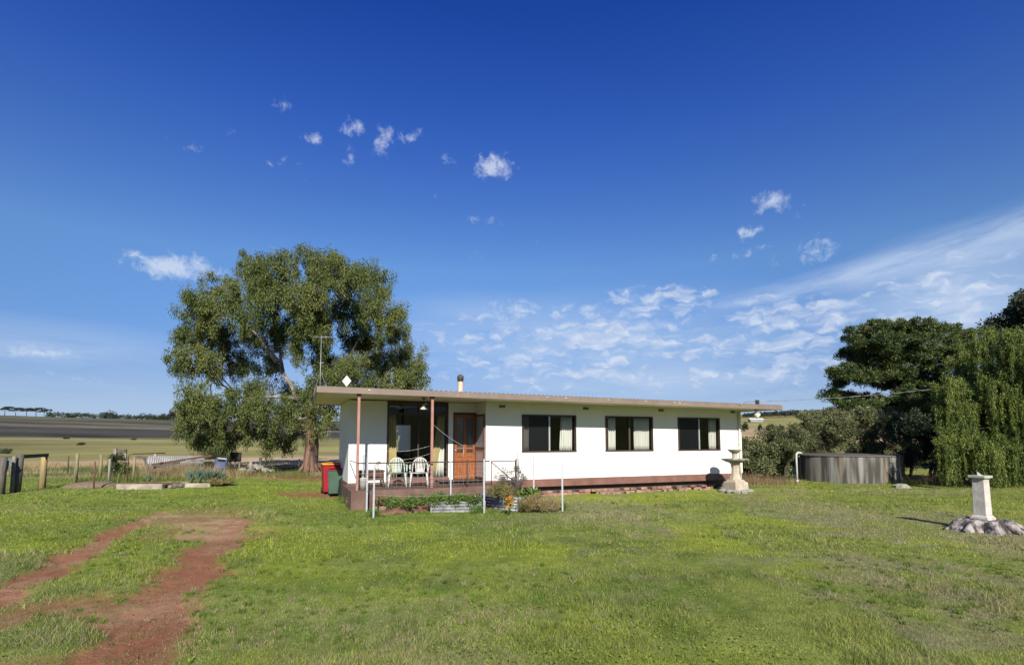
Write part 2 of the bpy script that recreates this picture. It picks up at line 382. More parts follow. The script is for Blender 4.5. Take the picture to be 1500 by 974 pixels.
leafmat('leaf_gum', (.034, .056, .013), (.112, .142, .032), (.175, .18, .05), .30, cs=.35)
leafmat('leaf_pine', (.020, .044, .011), (.062, .090, .020), (.11, .125, .035), .15, cs=.5)
leafmat('leaf_pepper', (.035, .065, .010), (.125, .17, .026), (.20, .23, .05), .35, cs=.6)
leafmat('leaf_olive', (.055, .070, .026), (.135, .15, .058), (.22, .22, .11), .2, cs=.6)
leafmat('leaf_dark', (.014, .024, .012), (.036, .052, .024), (.06, .075, .032), .2, cs=.6)
leafmat('leaf_far', (.016, .024, .014), (.034, .046, .024), None, .1, cs=.05)  # slight blueing of distance haze is put into the leaf colour
leafmat('leaf_garden', (.05, .10, .02), (.11, .18, .03), (.2, .25, .06), .3, cs=2)
leafmat('leaf_shrub', (.10, .11, .03), (.20, .18, .06), (.30, .22, .10), .3, cs=3)
leafmat('leaf_dry', (.22, .15, .075), (.38, .29, .16), (.20, .22, .08), .3, cs=3)
leafmat('leaf_mauve', (.075, .065, .065), (.16, .135, .135), (.20, .18, .15), .3, cs=3)
leafmat('leaf_agave', (.06, .11, .085), (.12, .18, .13), (.26, .26, .12), .1, cs=3)
glassmat('glass', (.80, .83, .82), .8)
glassmat('glass_bright', (.86, .88, .86), .55)
glassmat('fly_screen', (.42, .42, .43), 0.6, .5)

# ------------------------------------------------------------------ the ground
def px2w(l, z=0.0): return np.array([tuple(gnd(a, b, z))[:2] for a, b in l])
def polydist(x, y, P):
    d = np.full(x.shape, 1e9)
    for (x0, y0), (x1, y1) in zip(P[:-1], P[1:]):
        vx, vy = x1 - x0, y1 - y0; t = np.clip(((x - x0) * vx + (y - y0) * vy) / (vx * vx + vy * vy), 0, 1)
        d = np.minimum(d, np.hypot(x - x0 - t * vx, y - y0 - t * vy))
    return d
TR_L = px2w([(-420, 1080), (-150, 940), (0, 872), (100, 818), (190, 770), (240, 750)])
TR_R = px2w([(120, 1120), (160, 1000), (205, 920), (258, 858), (300, 815), (338, 772), (345, 758)])
PAD = px2w([(262, 754), (300, 762), (318, 778)])
MID = px2w([(-60, 925), (40, 898), (130, 878), (200, 905)])
MID2 = px2w([(-200, 1010), (-20, 985), (110, 985), (230, 960)])
BIN = px2w([(430, 723), (470, 725), (512, 726)])
GUM = px2w([(330, 694), (400, 696), (480, 700)])
BED = px2w([(560, 727), (640, 727), (700, 727)])
def dirt(x, y):
    n = fbm(x, y, 5, 1.1) - .5; n2 = fbm(x + 31, y - 7, 4, 4.0) - .5
    e = n * 1.8 + n2 * 1.6 + (fbm(x - 3, y + 12, 3, 11.0) - .5) * .8
    def m(P, w, soft=.35): return 1 - sst(polydist(x, y, P) / w + e * 1.0, 1 - soft, 1 + soft)
    d = m(TR_L, .24, .6); d = np.maximum(d, m(TR_R, .36, .6)); d = np.maximum(d, m(PAD, .95, .95) * .85)
    d = np.maximum(d, m(MID, .40, .9) * .8); d = np.maximum(d, m(MID2, .30, .9) * .6)
    d = np.maximum(d, m(BIN, .75, .5) * .9); d = np.maximum(d, m(GUM, 1.6, .5) * .9); d = np.maximum(d, m(BED, .8, .3) * .95)
    return np.clip(d, 0, 1)
def height(x, y):
    r = np.hypot(x, y)
    R_ = np.array([0, 60, 100, 150, 250, 400, 550, 700, 900, 1300, 3500]); Z_ = np.array([0, 0, .15, .8, 2.3, 8.5, 16.0, 24.5, 31, 38, 20])
    z = np.interp(r, R_, Z_)
    az = np.arctan2(x, y)
    z = z * (1 + .07 * np.sin(az * 5 + 1.0) + .28 * sst(az, .1, .5)) + 0.0
    far = sst(r, 60, 260)
    z = z + far * (fbm(x, y, 3, .006) - .5) * 3.2
    near = 1 - sst(r, 30, 60)
    z = z + (fbm(x, y, 3, .45) - .5) * .05 * near
    return z
def lawn_col(x, y):
    """albedo of the short grass, (n,3)"""
    a = fbm(x, y, 4, .16); b = fbm(x + 50, y + 20, 4, .7); c = fbm(x - 9, y + 77, 3, 2.6); e = fbm(x - 90, y + 7, 4, .33)
    g1 = np.array([.180, .218, .046]); g2 = np.array([.110, .160, .028]); g3 = np.array([.235, .215, .125]); g4 = np.array([.215, .260, .030])
    t = sst(a * .25 + b * .4 + fbm(x + 3, y - 8, 3, 2.2) * .35, .42, .60)[..., None]
    col = g1 * (1 - t) + g2 * t
    side = sst(x, -3, 4)[..., None]
    t3 = (sst(e * .4 + c * .35 + b * .25, .42, .62)[..., None]) * (.26 + .40 * side)
    col = col * (1 - t3) + g3 * t3
    t4 = (sst(fbm(x + 200, y - 60, 4, .5), .54, .70) * .75)[..., None]
    col = col * (1 - t4) + g4 * t4
    fresh = (sst(np.hypot(x, y), 13, 22) * .30)[..., None]
    col = col * (1 - fresh) + g4 * fresh
    left = (sst(-x, -4, 5) * .35)[..., None]; col = col * (1 - left) + np.array([.135, .205, .024]) * left
    k = (.78 + .5 * fbm(x + 7, y + 1, 3, 6.0))[..., None]
    return col * k
def ground_col(x, y):
    r = np.hypot(x, y); az = np.arctan2(x, y)
    lawn = lawn_col(x, y) * .80
    z = height(x, y)
    n = fbm(x, y, 5, .05); nn = fbm(x * .25, y, 4, .03)
    tan = np.array([.34, .26, .15]); green = np.array([.185, .175, .065]); yel = np.array([.27, .235, .085]); plough = np.array([.052, .051, .040]); pale = np.array([.20, .18, .125]); olive = np.array([.12, .12, .05])
    def mix(c, k, t): t = np.clip(t, 0, 1)[..., None]; return c * (1 - t) + k * t
    k = fbm(x, y, 4, .012)
    c = mix(np.broadcast_to(tan, x.shape + (3,)).copy(), green, sst(r + (n - .5) * 30, 58, 75))
    c = mix(c, yel, sst(nn, .45, .65) * .8 * sst(r, 60, 90)); c = mix(c, olive, sst(k, .55, .7) * .6 * sst(r, 90, 150))
    pl = sst(r + (k - .5) * 120 + az * 60, 190, 245)
    c = mix(c, plough, pl * (az < .12))
    band = np.exp(-((r + az * 150 - 330 + (k - .5) * 60) / 26) ** 2) * .75 + np.exp(-((r - 215 + (k - .5) * 60) / 12) ** 2) * .5 + np.exp(-((r + az * 260 - 330) / 30) ** 2) * .3
    c = mix(c, pale, band * (az < .12)); c = mix(c, olive, sst(r, 520, 600) * .35 * (az < .12))
    rt = (az >= .12)
    c = np.where(rt[..., None], mix(mix(mix(np.broadcast_to(green, x.shape + (3,)) * 1.0, tan * 1.05, sst(r, 150, 200)), green * 1.15, sst(r, 380, 400)), olive, sst(r, 520, 620) * .5), c)
    # lawn reaches the fence line on the left and the olives on the right
    edge = 26 + 3.5 * fbm(x, y, 3, .2) + sst(x, -12, -2) * 5 - sst(-x, 17, 24) * 2.0
    out = sst(r * 0 + y - edge, 0, 2.5)
    dry = (sst(fbm(x, y, 4, .3), .35, .6) * .5 + .3)
    fld = mix(c, np.array([.10, .13, .035]), (1 - sst(y, 34, 44)) * (1 - dry))
    col = lawn * (1 - out[..., None]) + fld * out[..., None]
    col = col * (1 + (r > 45)[..., None] * (1.1 * (fbm(x * .35, y, 4, .02) - .5) + .5 * (fbm(x, y * .6, 3, .09) - .5))[..., None])
    d = dirt(x, y)
    red = mix(np.broadcast_to(np.array([.225, .105, .056]), x.shape + (3,)).copy(), np.array([.28, .165, .10]), sst(fbm(x, y, 4, .8), .45, .65) * .7)
    red = mix(red, np.array([.34, .235, .14]), (1 - sst(polydist(x, y, PAD), .4, 1.6)) * (.45 + .5 * fbm(x, y, 3, 1.5)))
    red = mix(red, np.array([.19, .075, .04]), sst(fbm(x + 5, y, 3, 2.5), .55, .7) * .5)
    return mix(col, red, d * (r < 50))
def build_ground():
    A = np.concatenate([np.linspace(-math.pi, R(-56), 40, endpoint=False), np.linspace(R(-56), R(56), 760, endpoint=False), np.linspace(R(56), math.pi, 40)])[:-1]
    rr = [0.6]
    while rr[-1] < 3400: rr.append(rr[-1] * 1.0125 + .0)
    rr = np.array(rr); nr, na = len(rr), len(A)
    RR, AA = np.meshgrid(rr, A, indexing='ij'); x = RR * np.sin(AA); y = RR * np.cos(AA)
    x = x.ravel(); y = y.ravel(); z = height(x, y) - dirt(x, y) * .045 * (np.hypot(x, y) < 50)
    co = np.vstack([np.stack([x, y, z], 1), [[0, 0, 0]]]); col = ground_col(x, y); col = np.vstack([col, [[.1, .1, .03]]])
    i, j = np.meshgrid(np.arange(nr - 1), np.arange(na), indexing='ij'); j2 = (j + 1) % na
    q = np.stack([i * na + j, (i + 1) * na + j, (i + 1) * na + j2, i * na + j2], -1).reshape(-1, 4)
    jj = np.arange(na); t = np.stack([np.full(na, nr * na), jj, (jj + 1) % na], 1)
    me = bpy.data.meshes.new('ground'); me.vertices.add(len(co)); me.vertices.foreach_set('co', co.ravel().astype(np.float32))
    loops = np.concatenate([q.ravel(), t.ravel()]); me.loops.add(len(loops)); me.loops.foreach_set('vertex_index', loops.astype(np.int32))
    me.polygons.add(len(q) + len(t)); me.polygons.foreach_set('loop_start', np.concatenate([np.arange(len(q)) * 4, len(q) * 4 + np.arange(len(t)) * 3]).astype(np.int32))
    a = me.color_attributes.new('Col', 'FLOAT_COLOR', 'POINT'); c4 = np.ones((len(co), 4), np.float32); c4[:, :3] = col; a.data.foreach_set('color', c4.ravel())
    me.update(calc_edges=True); me.validate(); me.polygons.foreach_set('use_smooth', np.ones(len(me.polygons), bool))
    if me.polygons[0].normal.z < 0: me.flip_normals()
    m = bpy.data.materials.new('ground_soil_and_turf'); m.use_nodes = True; nt = m.node_tree; N = nt.nodes; L = nt.links; b = N['Principled BSDF']
    b.inputs['Roughness'].default_value = .95; b.inputs['Specular IOR Level'].default_value = .1
    at = N.new('ShaderNodeAttribute'); at.attribute_name = 'Col'; tc = N.new('ShaderNodeTexCoord')
    n1 = N.new('ShaderNodeTexNoise'); n1.inputs['Scale'].default_value = 9; n1.inputs['Detail'].default_value = 8; n1.inputs['Roughness'].default_value = .75; L.new(tc.outputs['Object'], n1.inputs['Vector'])
    mp = N.new('ShaderNodeMapping'); mp.inputs['Scale'].default_value = (.06, .35, .35); L.new(tc.outputs['Object'], mp.inputs[0])
    n2 = N.new('ShaderNodeTexNoise'); n2.inputs['Scale'].default_value = 1.6; n2.inputs['Detail'].default_value = 6; n2.inputs['Roughness'].default_value = .7; L.new(mp.outputs[0], n2.inputs['Vector'])
    ad = N.new('ShaderNodeMath'); ad.operation = 'ADD'; L.new(n1.outputs['Fac'], ad.inputs[0]); L.new(n2.outputs['Fac'], ad.inputs[1])
    mr = N.new('ShaderNodeMapRange'); mr.inputs[1].default_value = .7; mr.inputs[2].default_value = 1.3; mr.inputs[3].default_value = .62; mr.inputs[4].default_value = 1.4; L.new(ad.outputs[0], mr.inputs[0])
    mx = N.new('ShaderNodeMix'); mx.data_type = 'RGBA'; mx.blend_type = 'MULTIPLY'; mx.inputs[0].default_value = 1; L.new(at.outputs['Color'], mx.inputs[6]); L.new(mr.outputs[0], mx.inputs[7]); L.new(mx.outputs[2], b.inputs['Base Color'])
    n3 = N.new('ShaderNodeTexNoise'); n3.inputs['Scale'].default_value = 28; n3.inputs['Detail'].default_value = 6; n3.inputs['Roughness'].default_value = .7; L.new(tc.outputs['Object'], n3.inputs['Vector'])
    bp = N.new('ShaderNodeBump'); bp.inputs['Strength'].default_value = .8; bp.inputs['Distance'].default_value = .03; L.new(n3.outputs['Fac'], bp.inputs['Height']); L.new(bp.outputs[0], b.inputs['Normal'])
    me.materials.append(m); o = bpy.data.objects.new('ground', me); COL.objects.link(o); tag(o, kind='structure')
build_ground()
GH = lambda x, y: float(height(np.array([x * 1.0]), np.array([y * 1.0]))[0])

# grass blades
def attrleaf(name, trans=.35):
    m = bpy.data.materials.new(name); m.use_nodes = True; nt = m.node_tree; N = nt.nodes; L = nt.links; b = N['Principled BSDF']; out = N['Material Output']
    b.inputs['Roughness'].default_value = .7; b.inputs['Specular IOR Level'].default_value = .2
    at = N.new('ShaderNodeAttribute'); at.attribute_name = 'Col'; L.new(at.outputs['Color'], b.inputs['Base Color'])
    t = N.new('ShaderNodeBsdfTranslucent'); L.new(at.outputs['Color'], t.inputs[0]); mx = N.new('ShaderNodeMixShader'); mx.inputs[0].default_value = trans
    L.new(b.outputs[0], mx.inputs[1]); L.new(t.outputs[0], mx.inputs[2]); L.new(mx.outputs[0], out.inputs[0]); MATS[name] = m
attrleaf('grass_blade')
TH = math.atan2(.3843, .9232); HC, HS = math.cos(TH), math.sin(TH)
def to_house(x, y): dx, dy = x - .18, y - 18.2; return dx * HC + dy * HS, -dx * HS + dy * HC
def blades(x, y, h, w, col, lean=.6, zoff=None, tipw=0.0):
    n = len(x); z = height(x, y) - .008 - dirt(x, y) * .04; p = np.stack([x, y, z], 1)
    a = rng.uniform(0, 2 * math.pi, n); l = rng.uniform(.1, lean, n) * h; up = np.stack([np.cos(a) * l, np.sin(a) * l, h], 1)
    b = rng.uniform(0, 2 * math.pi, n); s = np.stack([np.cos(b), np.sin(b), np.zeros(n)], 1) * (w / 2)[:, None]
    return np.stack([p - s, p + s, p + up], 1)
def scatter(n, y0, y1, pw=1.0):
    # denser towards the viewer
    u = rng.random(n); y = (y0 ** (1 - pw) + u * (y1 ** (1 - pw) - y0 ** (1 - pw))) ** (1 / (1 - pw)) if pw != 1 else y0 * (y1 / y0) ** u
    x = rng.uniform(-1.03, 1.03, n) * (y + 1.0); return x, y
def lawn():
    V, C = [], []
    for n, y0, y1, pw, hh, ww in ((760000, 3.6, 30.0, 1.15, .030, .0042), (230000, 9.0, 31.0, 0.2, .040, .010)):
        x, y = scatter(n, y0, y1, pw)
        cl = fbm(x, y, 3, 3.0); ok = rng.random(len(x)) < (.50 + 1.0 * sst(cl, .38, .6))
        d = dirt(x, y); ok &= rng.random(len(x)) > d * 1.25
        hx, hy = to_house(x, y); ok &= ~((hx > -5.7) & (hx < 10.0) & (hy > -1.35) & (hy < 7)) & ~((hx > -1.3) & (hx < 10) & (hy > -.1) & (hy < 7))
        edge = 26 + 3.5 * fbm(x, y, 3, .2) + sst(x, -12, -2) * 5 - sst(-x, 17, 24) * 2.0; ok &= y < edge + 1
        x, y, cl = x[ok], y[ok], cl[ok]; m = len(x)
        tall = 1 + 1.3 * sst(fbm(x + 40, y, 4, .9), .52, .72)
        h = hh * rng.uniform(.45, 1.35, m) * tall; w = ww * rng.uniform(.7, 1.4, m) * (1 + .04 * y)
        c = lawn_col(x, y) * rng.uniform(.45, 1.75, (m, 1)); c[:, 0] *= rng.uniform(.85, 1.2, m)
        dead = rng.random(m) < .10 + .25 * sst(fbm(x - 90, y + 7, 4, .33), .5, .65); c[dead] = np.array([.36, .31, .19]) * rng.uniform(.6, 1.2, (dead.sum(), 1))
        V.append(blades(x, y, h, w, c, 1.3)); C.append(c)
    tag(quads_obj('lawn_grass', np.concatenate(V), 'grass_blade', col=np.concatenate(C)), 'short patchy green lawn grass around the house', 'grass', kind='stuff')
    # coarse tufts standing above the mown turf
    m = 5200; tx, ty = scatter(m, 3.8, 26, 1.1); ok = (fbm(tx + 9, ty - 33, 3, .35) > .47) & (dirt(tx, ty) < .75); hx, hy = to_house(tx, ty); ok &= ~((hx > -6) & (hx < 10) & (hy > -1.5)); tx, ty = tx[ok], ty[ok]; k = 22; m = len(tx)
    x = np.repeat(tx, k) + rng.normal(0, .022, m * k); y = np.repeat(ty, k) + rng.normal(0, .022, m * k); hh = np.repeat(rng.uniform(.035, .085, m), k) * rng.uniform(.5, 1.2, m * k)
    cc = np.repeat(np.array([.085, .135, .020]) * rng.uniform(.6, 1.8, (m, 1)), k, 0) * rng.uniform(.7, 1.3, (m * k, 1)); st = np.repeat(rng.random(m) < .16, k); cc[st] = np.array([.33, .29, .17]) * rng.uniform(.6, 1.2, (st.sum(), 1))
    tag(quads_obj('grass_tufts', blades(x, y, hh, np.full(m * k, .006) * (1 + .05 * y), cc, 1.0), 'grass_blade', col=cc), 'coarser dark and straw coloured grass tufts scattered over the lawn', 'grass', kind='stuff')
    n = 26000; x, y = scatter(n, 3.8, 18, 1.0); ok = (x < -1) & (dirt(x, y) > .35) & (fbm(x * 1.0, y, 4, 2.2) > .50) & (rng.random(n) < .8); x, y = x[ok], y[ok]; m = len(x)
    x = np.repeat(x, 5) + rng.normal(0, .015, m * 5); y = np.repeat(y, 5) + rng.normal(0, .015, m * 5); c = np.where(rng.random((m * 5, 1)) < .3, np.array([.26, .22, .13]), np.array([.12, .165, .035])) * rng.uniform(.6, 1.5, (m * 5, 1))
    tag(quads_obj('track_grass', blades(x, y, rng.uniform(.015, .045, m * 5), np.full(m * 5, .005) * (1 + .04 * y), c, 1.3), 'grass_blade', col=c), 'sparse worn grass creeping over the red wheel tracks', 'grass', kind='stuff')
    # broad leaved clumps in the turf
    m = 42000; x, y = scatter(m, 3.8, 22, 1.0); k = fbm(x + 11, y + 3, 4, .55); ok = (k > .56) & (dirt(x, y) < .3); x, y = x[ok], y[ok]; m = len(x)
    c = np.array([.16, .22, .03]) * rng.uniform(.5, 1.5, (m, 1)); z = height(x, y) + rng.uniform(.012, .045, m)
    a = rng.uniform(0, 6.28, m); r = rng.uniform(.006, .014, m); tx = np.stack([np.cos(a) * r, np.sin(a) * r, rng.uniform(-.6, .6, m) * r], 1); ty = np.stack([-np.sin(a) * r, np.cos(a) * r, rng.uniform(-.6, .6, m) * r], 1)
    p = np.stack([x, y, z], 1); tag(quads_obj('clover_patches', np.stack([p - tx, p - ty, p + tx, p + ty], 1), 'grass_blade', col=c), 'low broad leaved clover weeds in patches across the lawn', 'weeds', kind='stuff')
    # tall dry grass beyond the yard fence and under the olives
    V, C = [], []
    def patch(n, cx, cy, sx, sy, h, colr, w=.012):
        x = rng.normal(cx, sx, n); y = rng.normal(cy, sy, n); hh = h * rng.uniform(.4, 1.2, n)
        c = np.array(colr) * rng.uniform(.55, 1.4, (n, 1)); V.append(blades(x, y, hh, np.full(n, w) * rng.uniform(.6, 1.4, n), c, .6)); C.append(c)
    tanc = (.34, .26, .14); grn = (.10, .15, .03)
    for px, py, sx, n, h, cc in ((262, 700, .9, 2500, .75, tanc), (290, 700, .8, 1800, .65, tanc), (232, 700, .8, 1800, .5, tanc), (205, 703, .8, 900, .45, tanc), (345, 694, .8, 900, .4, tanc), (185, 706, .6, 800, .4, grn), (240, 704, 1.2, 1500, .3, grn), (150, 704, 1.2, 1200, .25, grn)):
        g = gnd(px, py); patch(n, g.x, g.y, sx, .7, h, cc)
    for px, py, n, h in ((1100, 712, 900, .55), (1150, 712, 500, .4), (1125, 710, 500, .4), (1345, 712, 400, .3), (1400, 712, 700, .5)):
        g = gnd(px, py); patch(n, g.x, g.y + 1.0, .45, .4, h, (.24, .17, .10) if h > .35 else grn)
    n = 26000; x = rng.uniform(-44, -6, n); y = rng.uniform(27, 42, n); k = fbm(x, y, 4, .3); c = np.where((k > .5)[:, None] | (y > 36)[:, None], np.array([.33, .255, .14]), np.array([.09, .135, .03])) * rng.uniform(.6, 1.3, (n, 1))
    V.append(blades(x, y, rng.uniform(.1, .32, n), rng.uniform(.012, .03, n), c, .7)); C.append(c)
    tag(quads_obj('tall_dry_grass', np.concatenate(V), 'grass_blade', col=np.concatenate(C)), 'tall dry straw coloured grass growing behind the yard fence', 'grass', kind='stuff')
    # gravel crumbs and clods on the red track
    n = 9000; x, y = scatter(n, 3.8, 16, 1.0); ok = (dirt(x, y) > .6) & (x < 0); x, y = x[ok], y[ok]; m = len(x)
    p = np.stack([x, y, height(x, y) - .045], 1); r = rng.uniform(.004, .014, m) ; a = rng.uniform(0, 6.28, m); fs = []
    top = p + np.stack([np.zeros(m), np.zeros(m), r * 1.3], 1)
    for k in range(3):
        t0, t1 = a + k * 2.094, a + (k + 1) * 2.094
        fs.append(np.stack([p + np.stack([np.cos(t0) * r, np.sin(t0) * r, 0 * r], 1), p + np.stack([np.cos(t1) * r, np.sin(t1) * r, 0 * r], 1), top], 1))
    c = np.array([.20, .10, .06]) * rng.uniform(.5, 1.4, (m, 1)); tag(quads_obj('track_gravel', np.concatenate(fs), 'grass_blade', col=np.concatenate([c] * 3)), 'loose red gravel crumbs on the bare dirt driveway', 'gravel', kind='stuff')
lawn()

# ------------------------------------------------------------------ foliage
def leafcloud(cen, rad, per, L, Wd, droop=.3, shell=.5, flat=1.0, out=.6):
    """cen (n,3) clump centres, rad (n,) -> (n*per,4,3) rhombic leaves"""
    n = len(cen); c = np.repeat(cen, per, 0); r = np.repeat(rad, per); m = len(c)
    d = rng.normal(size=(m, 3)); d /= np.linalg.norm(d, axis=1)[:, None]; q = rng.random(m) ** shell
    off = d * (r * q)[:, None]; off[:, 2] *= flat; p = c + off
    dr = d * out + rng.normal(size=(m, 3)) * .5; dr[:, 2] -= droop; dr /= np.linalg.norm(dr, axis=1)[:, None]
    s = np.cross(dr, rng.normal(size=(m, 3))); s /= np.linalg.norm(s, axis=1)[:, None] + 1e-9
    l = L * rng.uniform(.6, 1.35, m)[:, None]; w = Wd * rng.uniform(.6, 1.3, m)[:, None]
    return np.stack([p, p + dr * l * .45 + s * w * .5, p + dr * l, p + dr * l * .45 - s * w * .5], 1)
def lobes_to_clumps(lobes, k, cr, fill=.35):
    C, Rr, I = [], [], []
    for i, (c, rx, ry, rz) in enumerate(lobes):
        n = max(3, int(k * (rx * rz) ** .9)); d = rng.normal(size=(n, 3)); d /= np.linalg.norm(d, axis=1)[:, None]
        q = fill + (1 - fill) * rng.random(n) ** .6; p = np.array(c) + d * q[:, None] * np.array([rx, ry, rz])
        C.append(p); Rr.append(cr * rng.uniform(.6, 1.3, n)); I.append(np.full(n, i))
    return np.concatenate(C), np.concatenate(Rr), np.concatenate(I)
def limb(mb, a, b, r0, r1, sag=.15, n=6, seg=7):
    a = Vector(a); b = Vector(b); d = b - a; L = d.length; side = Vector((rnd.uniform(-1, 1), rnd.uniform(-1, 1), rnd.uniform(-.3, .3))) * L * sag * .6
    pts = []
    for i in range(n + 1):
        t = i / n; pts.append(a + d * t + side * math.sin(math.pi * t) + Vector((0, 0, L * sag * math.sin(math.pi * t) * .5)) + Vector((rnd.uniform(-1, 1), rnd.uniform(-1, 1), rnd.uniform(-1, 1))) * L * .018 * (0 < i < n))
    mb.tube(pts, [r0 + (r1 - r0) * i / n for i in range(n + 1)], seg)
    return pts
def pxlobes(lst, Y, dep=1.0):
    out = []
    for t in lst:
        px, py, rx, ry = t[:4]; dy = t[4] if len(t) > 4 else rnd.uniform(-1, 1) * dep
        c = atY(px, py, Y + dy); s = (Y + dy) / F
        out.append((tuple(c), rx * s, (rx + ry) / 2 * s, ry * s))
    return out

# ------------------------------------------------------------------ gum tree
def gum():
    Y = 32.0; base = gnd(455, 692); base.y = Y; base.x = PX(455, Y); base.z = 0
    t = thing('gum_tree', 'big spreading gum tree with pale limbs standing left of the white house', 'tree', base)
    L = [(450, 388, 50, 30), (400, 398, 44, 30), (372, 388, 24, 22), (500, 402, 52, 30), (540, 415, 38, 30), (330, 432, 48, 32), (292, 455, 38, 32), (285, 490, 32, 30),
         (560, 455, 38, 34), (582, 482, 22, 24), (375, 445, 46, 36), (440, 432, 48, 34), (505, 455, 44, 32), (330, 490, 40, 34), (268, 528, 22, 22), (300, 535, 32, 26), (385, 495, 36, 28),
         (598, 528, 30, 28), (560, 535, 44, 30), (515, 545, 36, 28), (350, 535, 26, 24), (290, 585, 34, 30), (300, 625, 32, 28), (278, 615, 20, 22), (345, 600, 42, 30), (395, 598, 36, 26),
         (330, 640, 26, 22), (425, 612, 32, 30), (470, 600, 26, 36), (312, 648, 14, 22), (288, 648, 10, 18), (365, 632, 26, 16), (420, 640, 16, 18), (610, 552, 20, 20), (470, 560, 28, 22), (455, 480, 34, 22),
         (545, 575, 50, 18), (428, 478, 30, 24), (470, 500, 28, 22), (395, 535, 22, 16), (485, 530, 28, 22), (440, 515, 16, 14), (540, 500, 30, 22), (455, 455, 40, 26), (585, 560, 32, 20), (380, 570, 28, 14), (455, 575, 22, 16), (425, 575, 18, 14), (520, 500, 26, 18), (400, 640, 22, 16)]
    lob = pxlobes(L, Y, 3.6)
    C, Rr, I = lobes_to_clumps(lob, 24, .36, .22)
    # a second shell at the back and the front so the crown has real depth
    q = leafcloud(C, Rr, 210, .135, .042, 1.2, .6, 1.3, .5)
    # hanging tassels under clumps
    sel = C[rng.random(len(C)) < .45]; n = len(sel); hang = sel + np.stack([rng.normal(0, .12, n), rng.normal(0, .12, n), -rng.uniform(.3, .8, n)], 1)
    q2 = leafcloud(hang, np.full(n, .20), 90, .13, .036, 1.8, .6, 2.2, .3)
    q = np.concatenate([q, q2]); q -= np.array(base)
    quads_obj('crown', q, 'leaf_gum', t)
    mb = MB(); B = Vector((0, 0, 0)); P = lambda px, py, dy=0: atY(px, py, Y + dy) - base
    fork = P(456, 605)
    mb.tube([(0, 0, -.3), (0, 0, .15), (-.02, 0, .7), (.02, .05, 1.6), (0, 0, 2.6), fork], [.50, .44, .40, .37, .34, .31], 16, wob=.05)
    for k in range(7):
        a = k * .9 + .3; mb.tube([(math.cos(a) * .35, math.sin(a) * .35, .5), (math.cos(a) * .62, math.sin(a) * .62, .12), (math.cos(a) * .95, math.sin(a) * .95, -.1)], [.10, .09, .04], 7)
    mb.build('trunk', 'gum_butt', t)
    lb = MB()
    mains = [((456, 605), (405, 530), .21, .13, .6), ((405, 530), (350, 470), .17, .10, -1.5), ((456, 605), (470, 520), .24, .16, 1), ((470, 520), (455, 440), .15, .09, 1.5), ((455, 600), (505, 540), .2, .13, -.5), ((505, 540), (545, 470), .12, .07, .5),
             ((440, 585), (360, 585), .16, .08, .5), ((415, 545), (400, 460), .14, .07, 1), ((360, 585), (310, 560), .09, .05, 1), ((470, 520), (500, 440), .11, .06, -1), ((456, 612), (410, 620), .09, .05, -2), ((458, 615), (520, 640), .07, .03, 1)]
    tips = []
    for (a, b, r0, r1, dy) in mains:
        pts = limb(lb, P(*a, 0 if a[1] > 580 else dy * .5), P(*b, dy), r0 * .72, r1 * .8, .08, 6, 8); tips += pts[2:]
    for (c, rx, ry, rz) in lob:
        c = Vector(c) - base
        if c.x > 4.4 and c.z < 6.5: continue
        s = min(tips, key=lambda p: (p - c).length + (0 if p.z < c.z + .5 else 3)); pts = limb(lb, s, c, .042, .014, .12, 5, 6)
        for k in range(6):
            e = c + Vector((rnd.uniform(-1, 1) * rx, rnd.uniform(-1, 1) * ry, rnd.uniform(-.8, .9) * rz)); limb(lb, pts[rnd.choice((2, 3, 4))], e, .028, .008, .1, 4, 4)
    lb.build('limb', 'gum_bark', t)
gum()

# ------------------------------------------------------------------ other trees and shrubs
def simple_tree(name, label, cat, base, lobes, leaf, k, cr, per, Lf, Wf, droop=.2, bark='bark_dark', r0=.2, group=None, flat=1.0, stems=1, fill=.3, out=.6, spread=.4, twig=2):
    t = thing(name, label, cat, base, group=group); b = Vector(base)
    C, Rr, I = lobes_to_clumps(lobes, k, cr, fill); q = leafcloud(C, Rr, per, Lf, Wf, droop, .55, flat, out) - np.array(base)
    quads_obj('crown', q, leaf, t)
    mb = MB(); top = Vector((np.mean([l[0][0] for l in lobes]), np.mean([l[0][1] for l in lobes]), np.mean([l[0][2] for l in lobes]))) - b
    tips = []
    for s in range(stems):
        o = Vector((rnd.uniform(-1, 1) * spread, rnd.uniform(-1, 1) * spread * .6, -.1)) if stems > 1 else Vector((0, 0, -.1))
        tips += limb(mb, o, top * rnd.uniform(.75, .95) + Vector((o.x * 1.5, o.y, 0)), r0 / (stems ** .4), r0 * .4 / (stems ** .4), .05, 7, 8)[1:]
    for (c, rx, ry, rz) in lobes:
        c = Vector(c) - b; s = min(tips, key=lambda p: (p - c).length + (0 if p.z < c.z else 2)); pts = limb(mb, s, c, r0 * .35, r0 * .12, .1, 5, 6)
        for _ in range(twig): limb(mb, pts[3], c + Vector((rnd.uniform(-.8, .8) * rx, rnd.uniform(-.8, .8) * ry, rnd.uniform(-.6, .8) * rz)), r0 * .12, r0 * .03, .1, 3, 4)
    mb.build('trunk', bark, t); return t

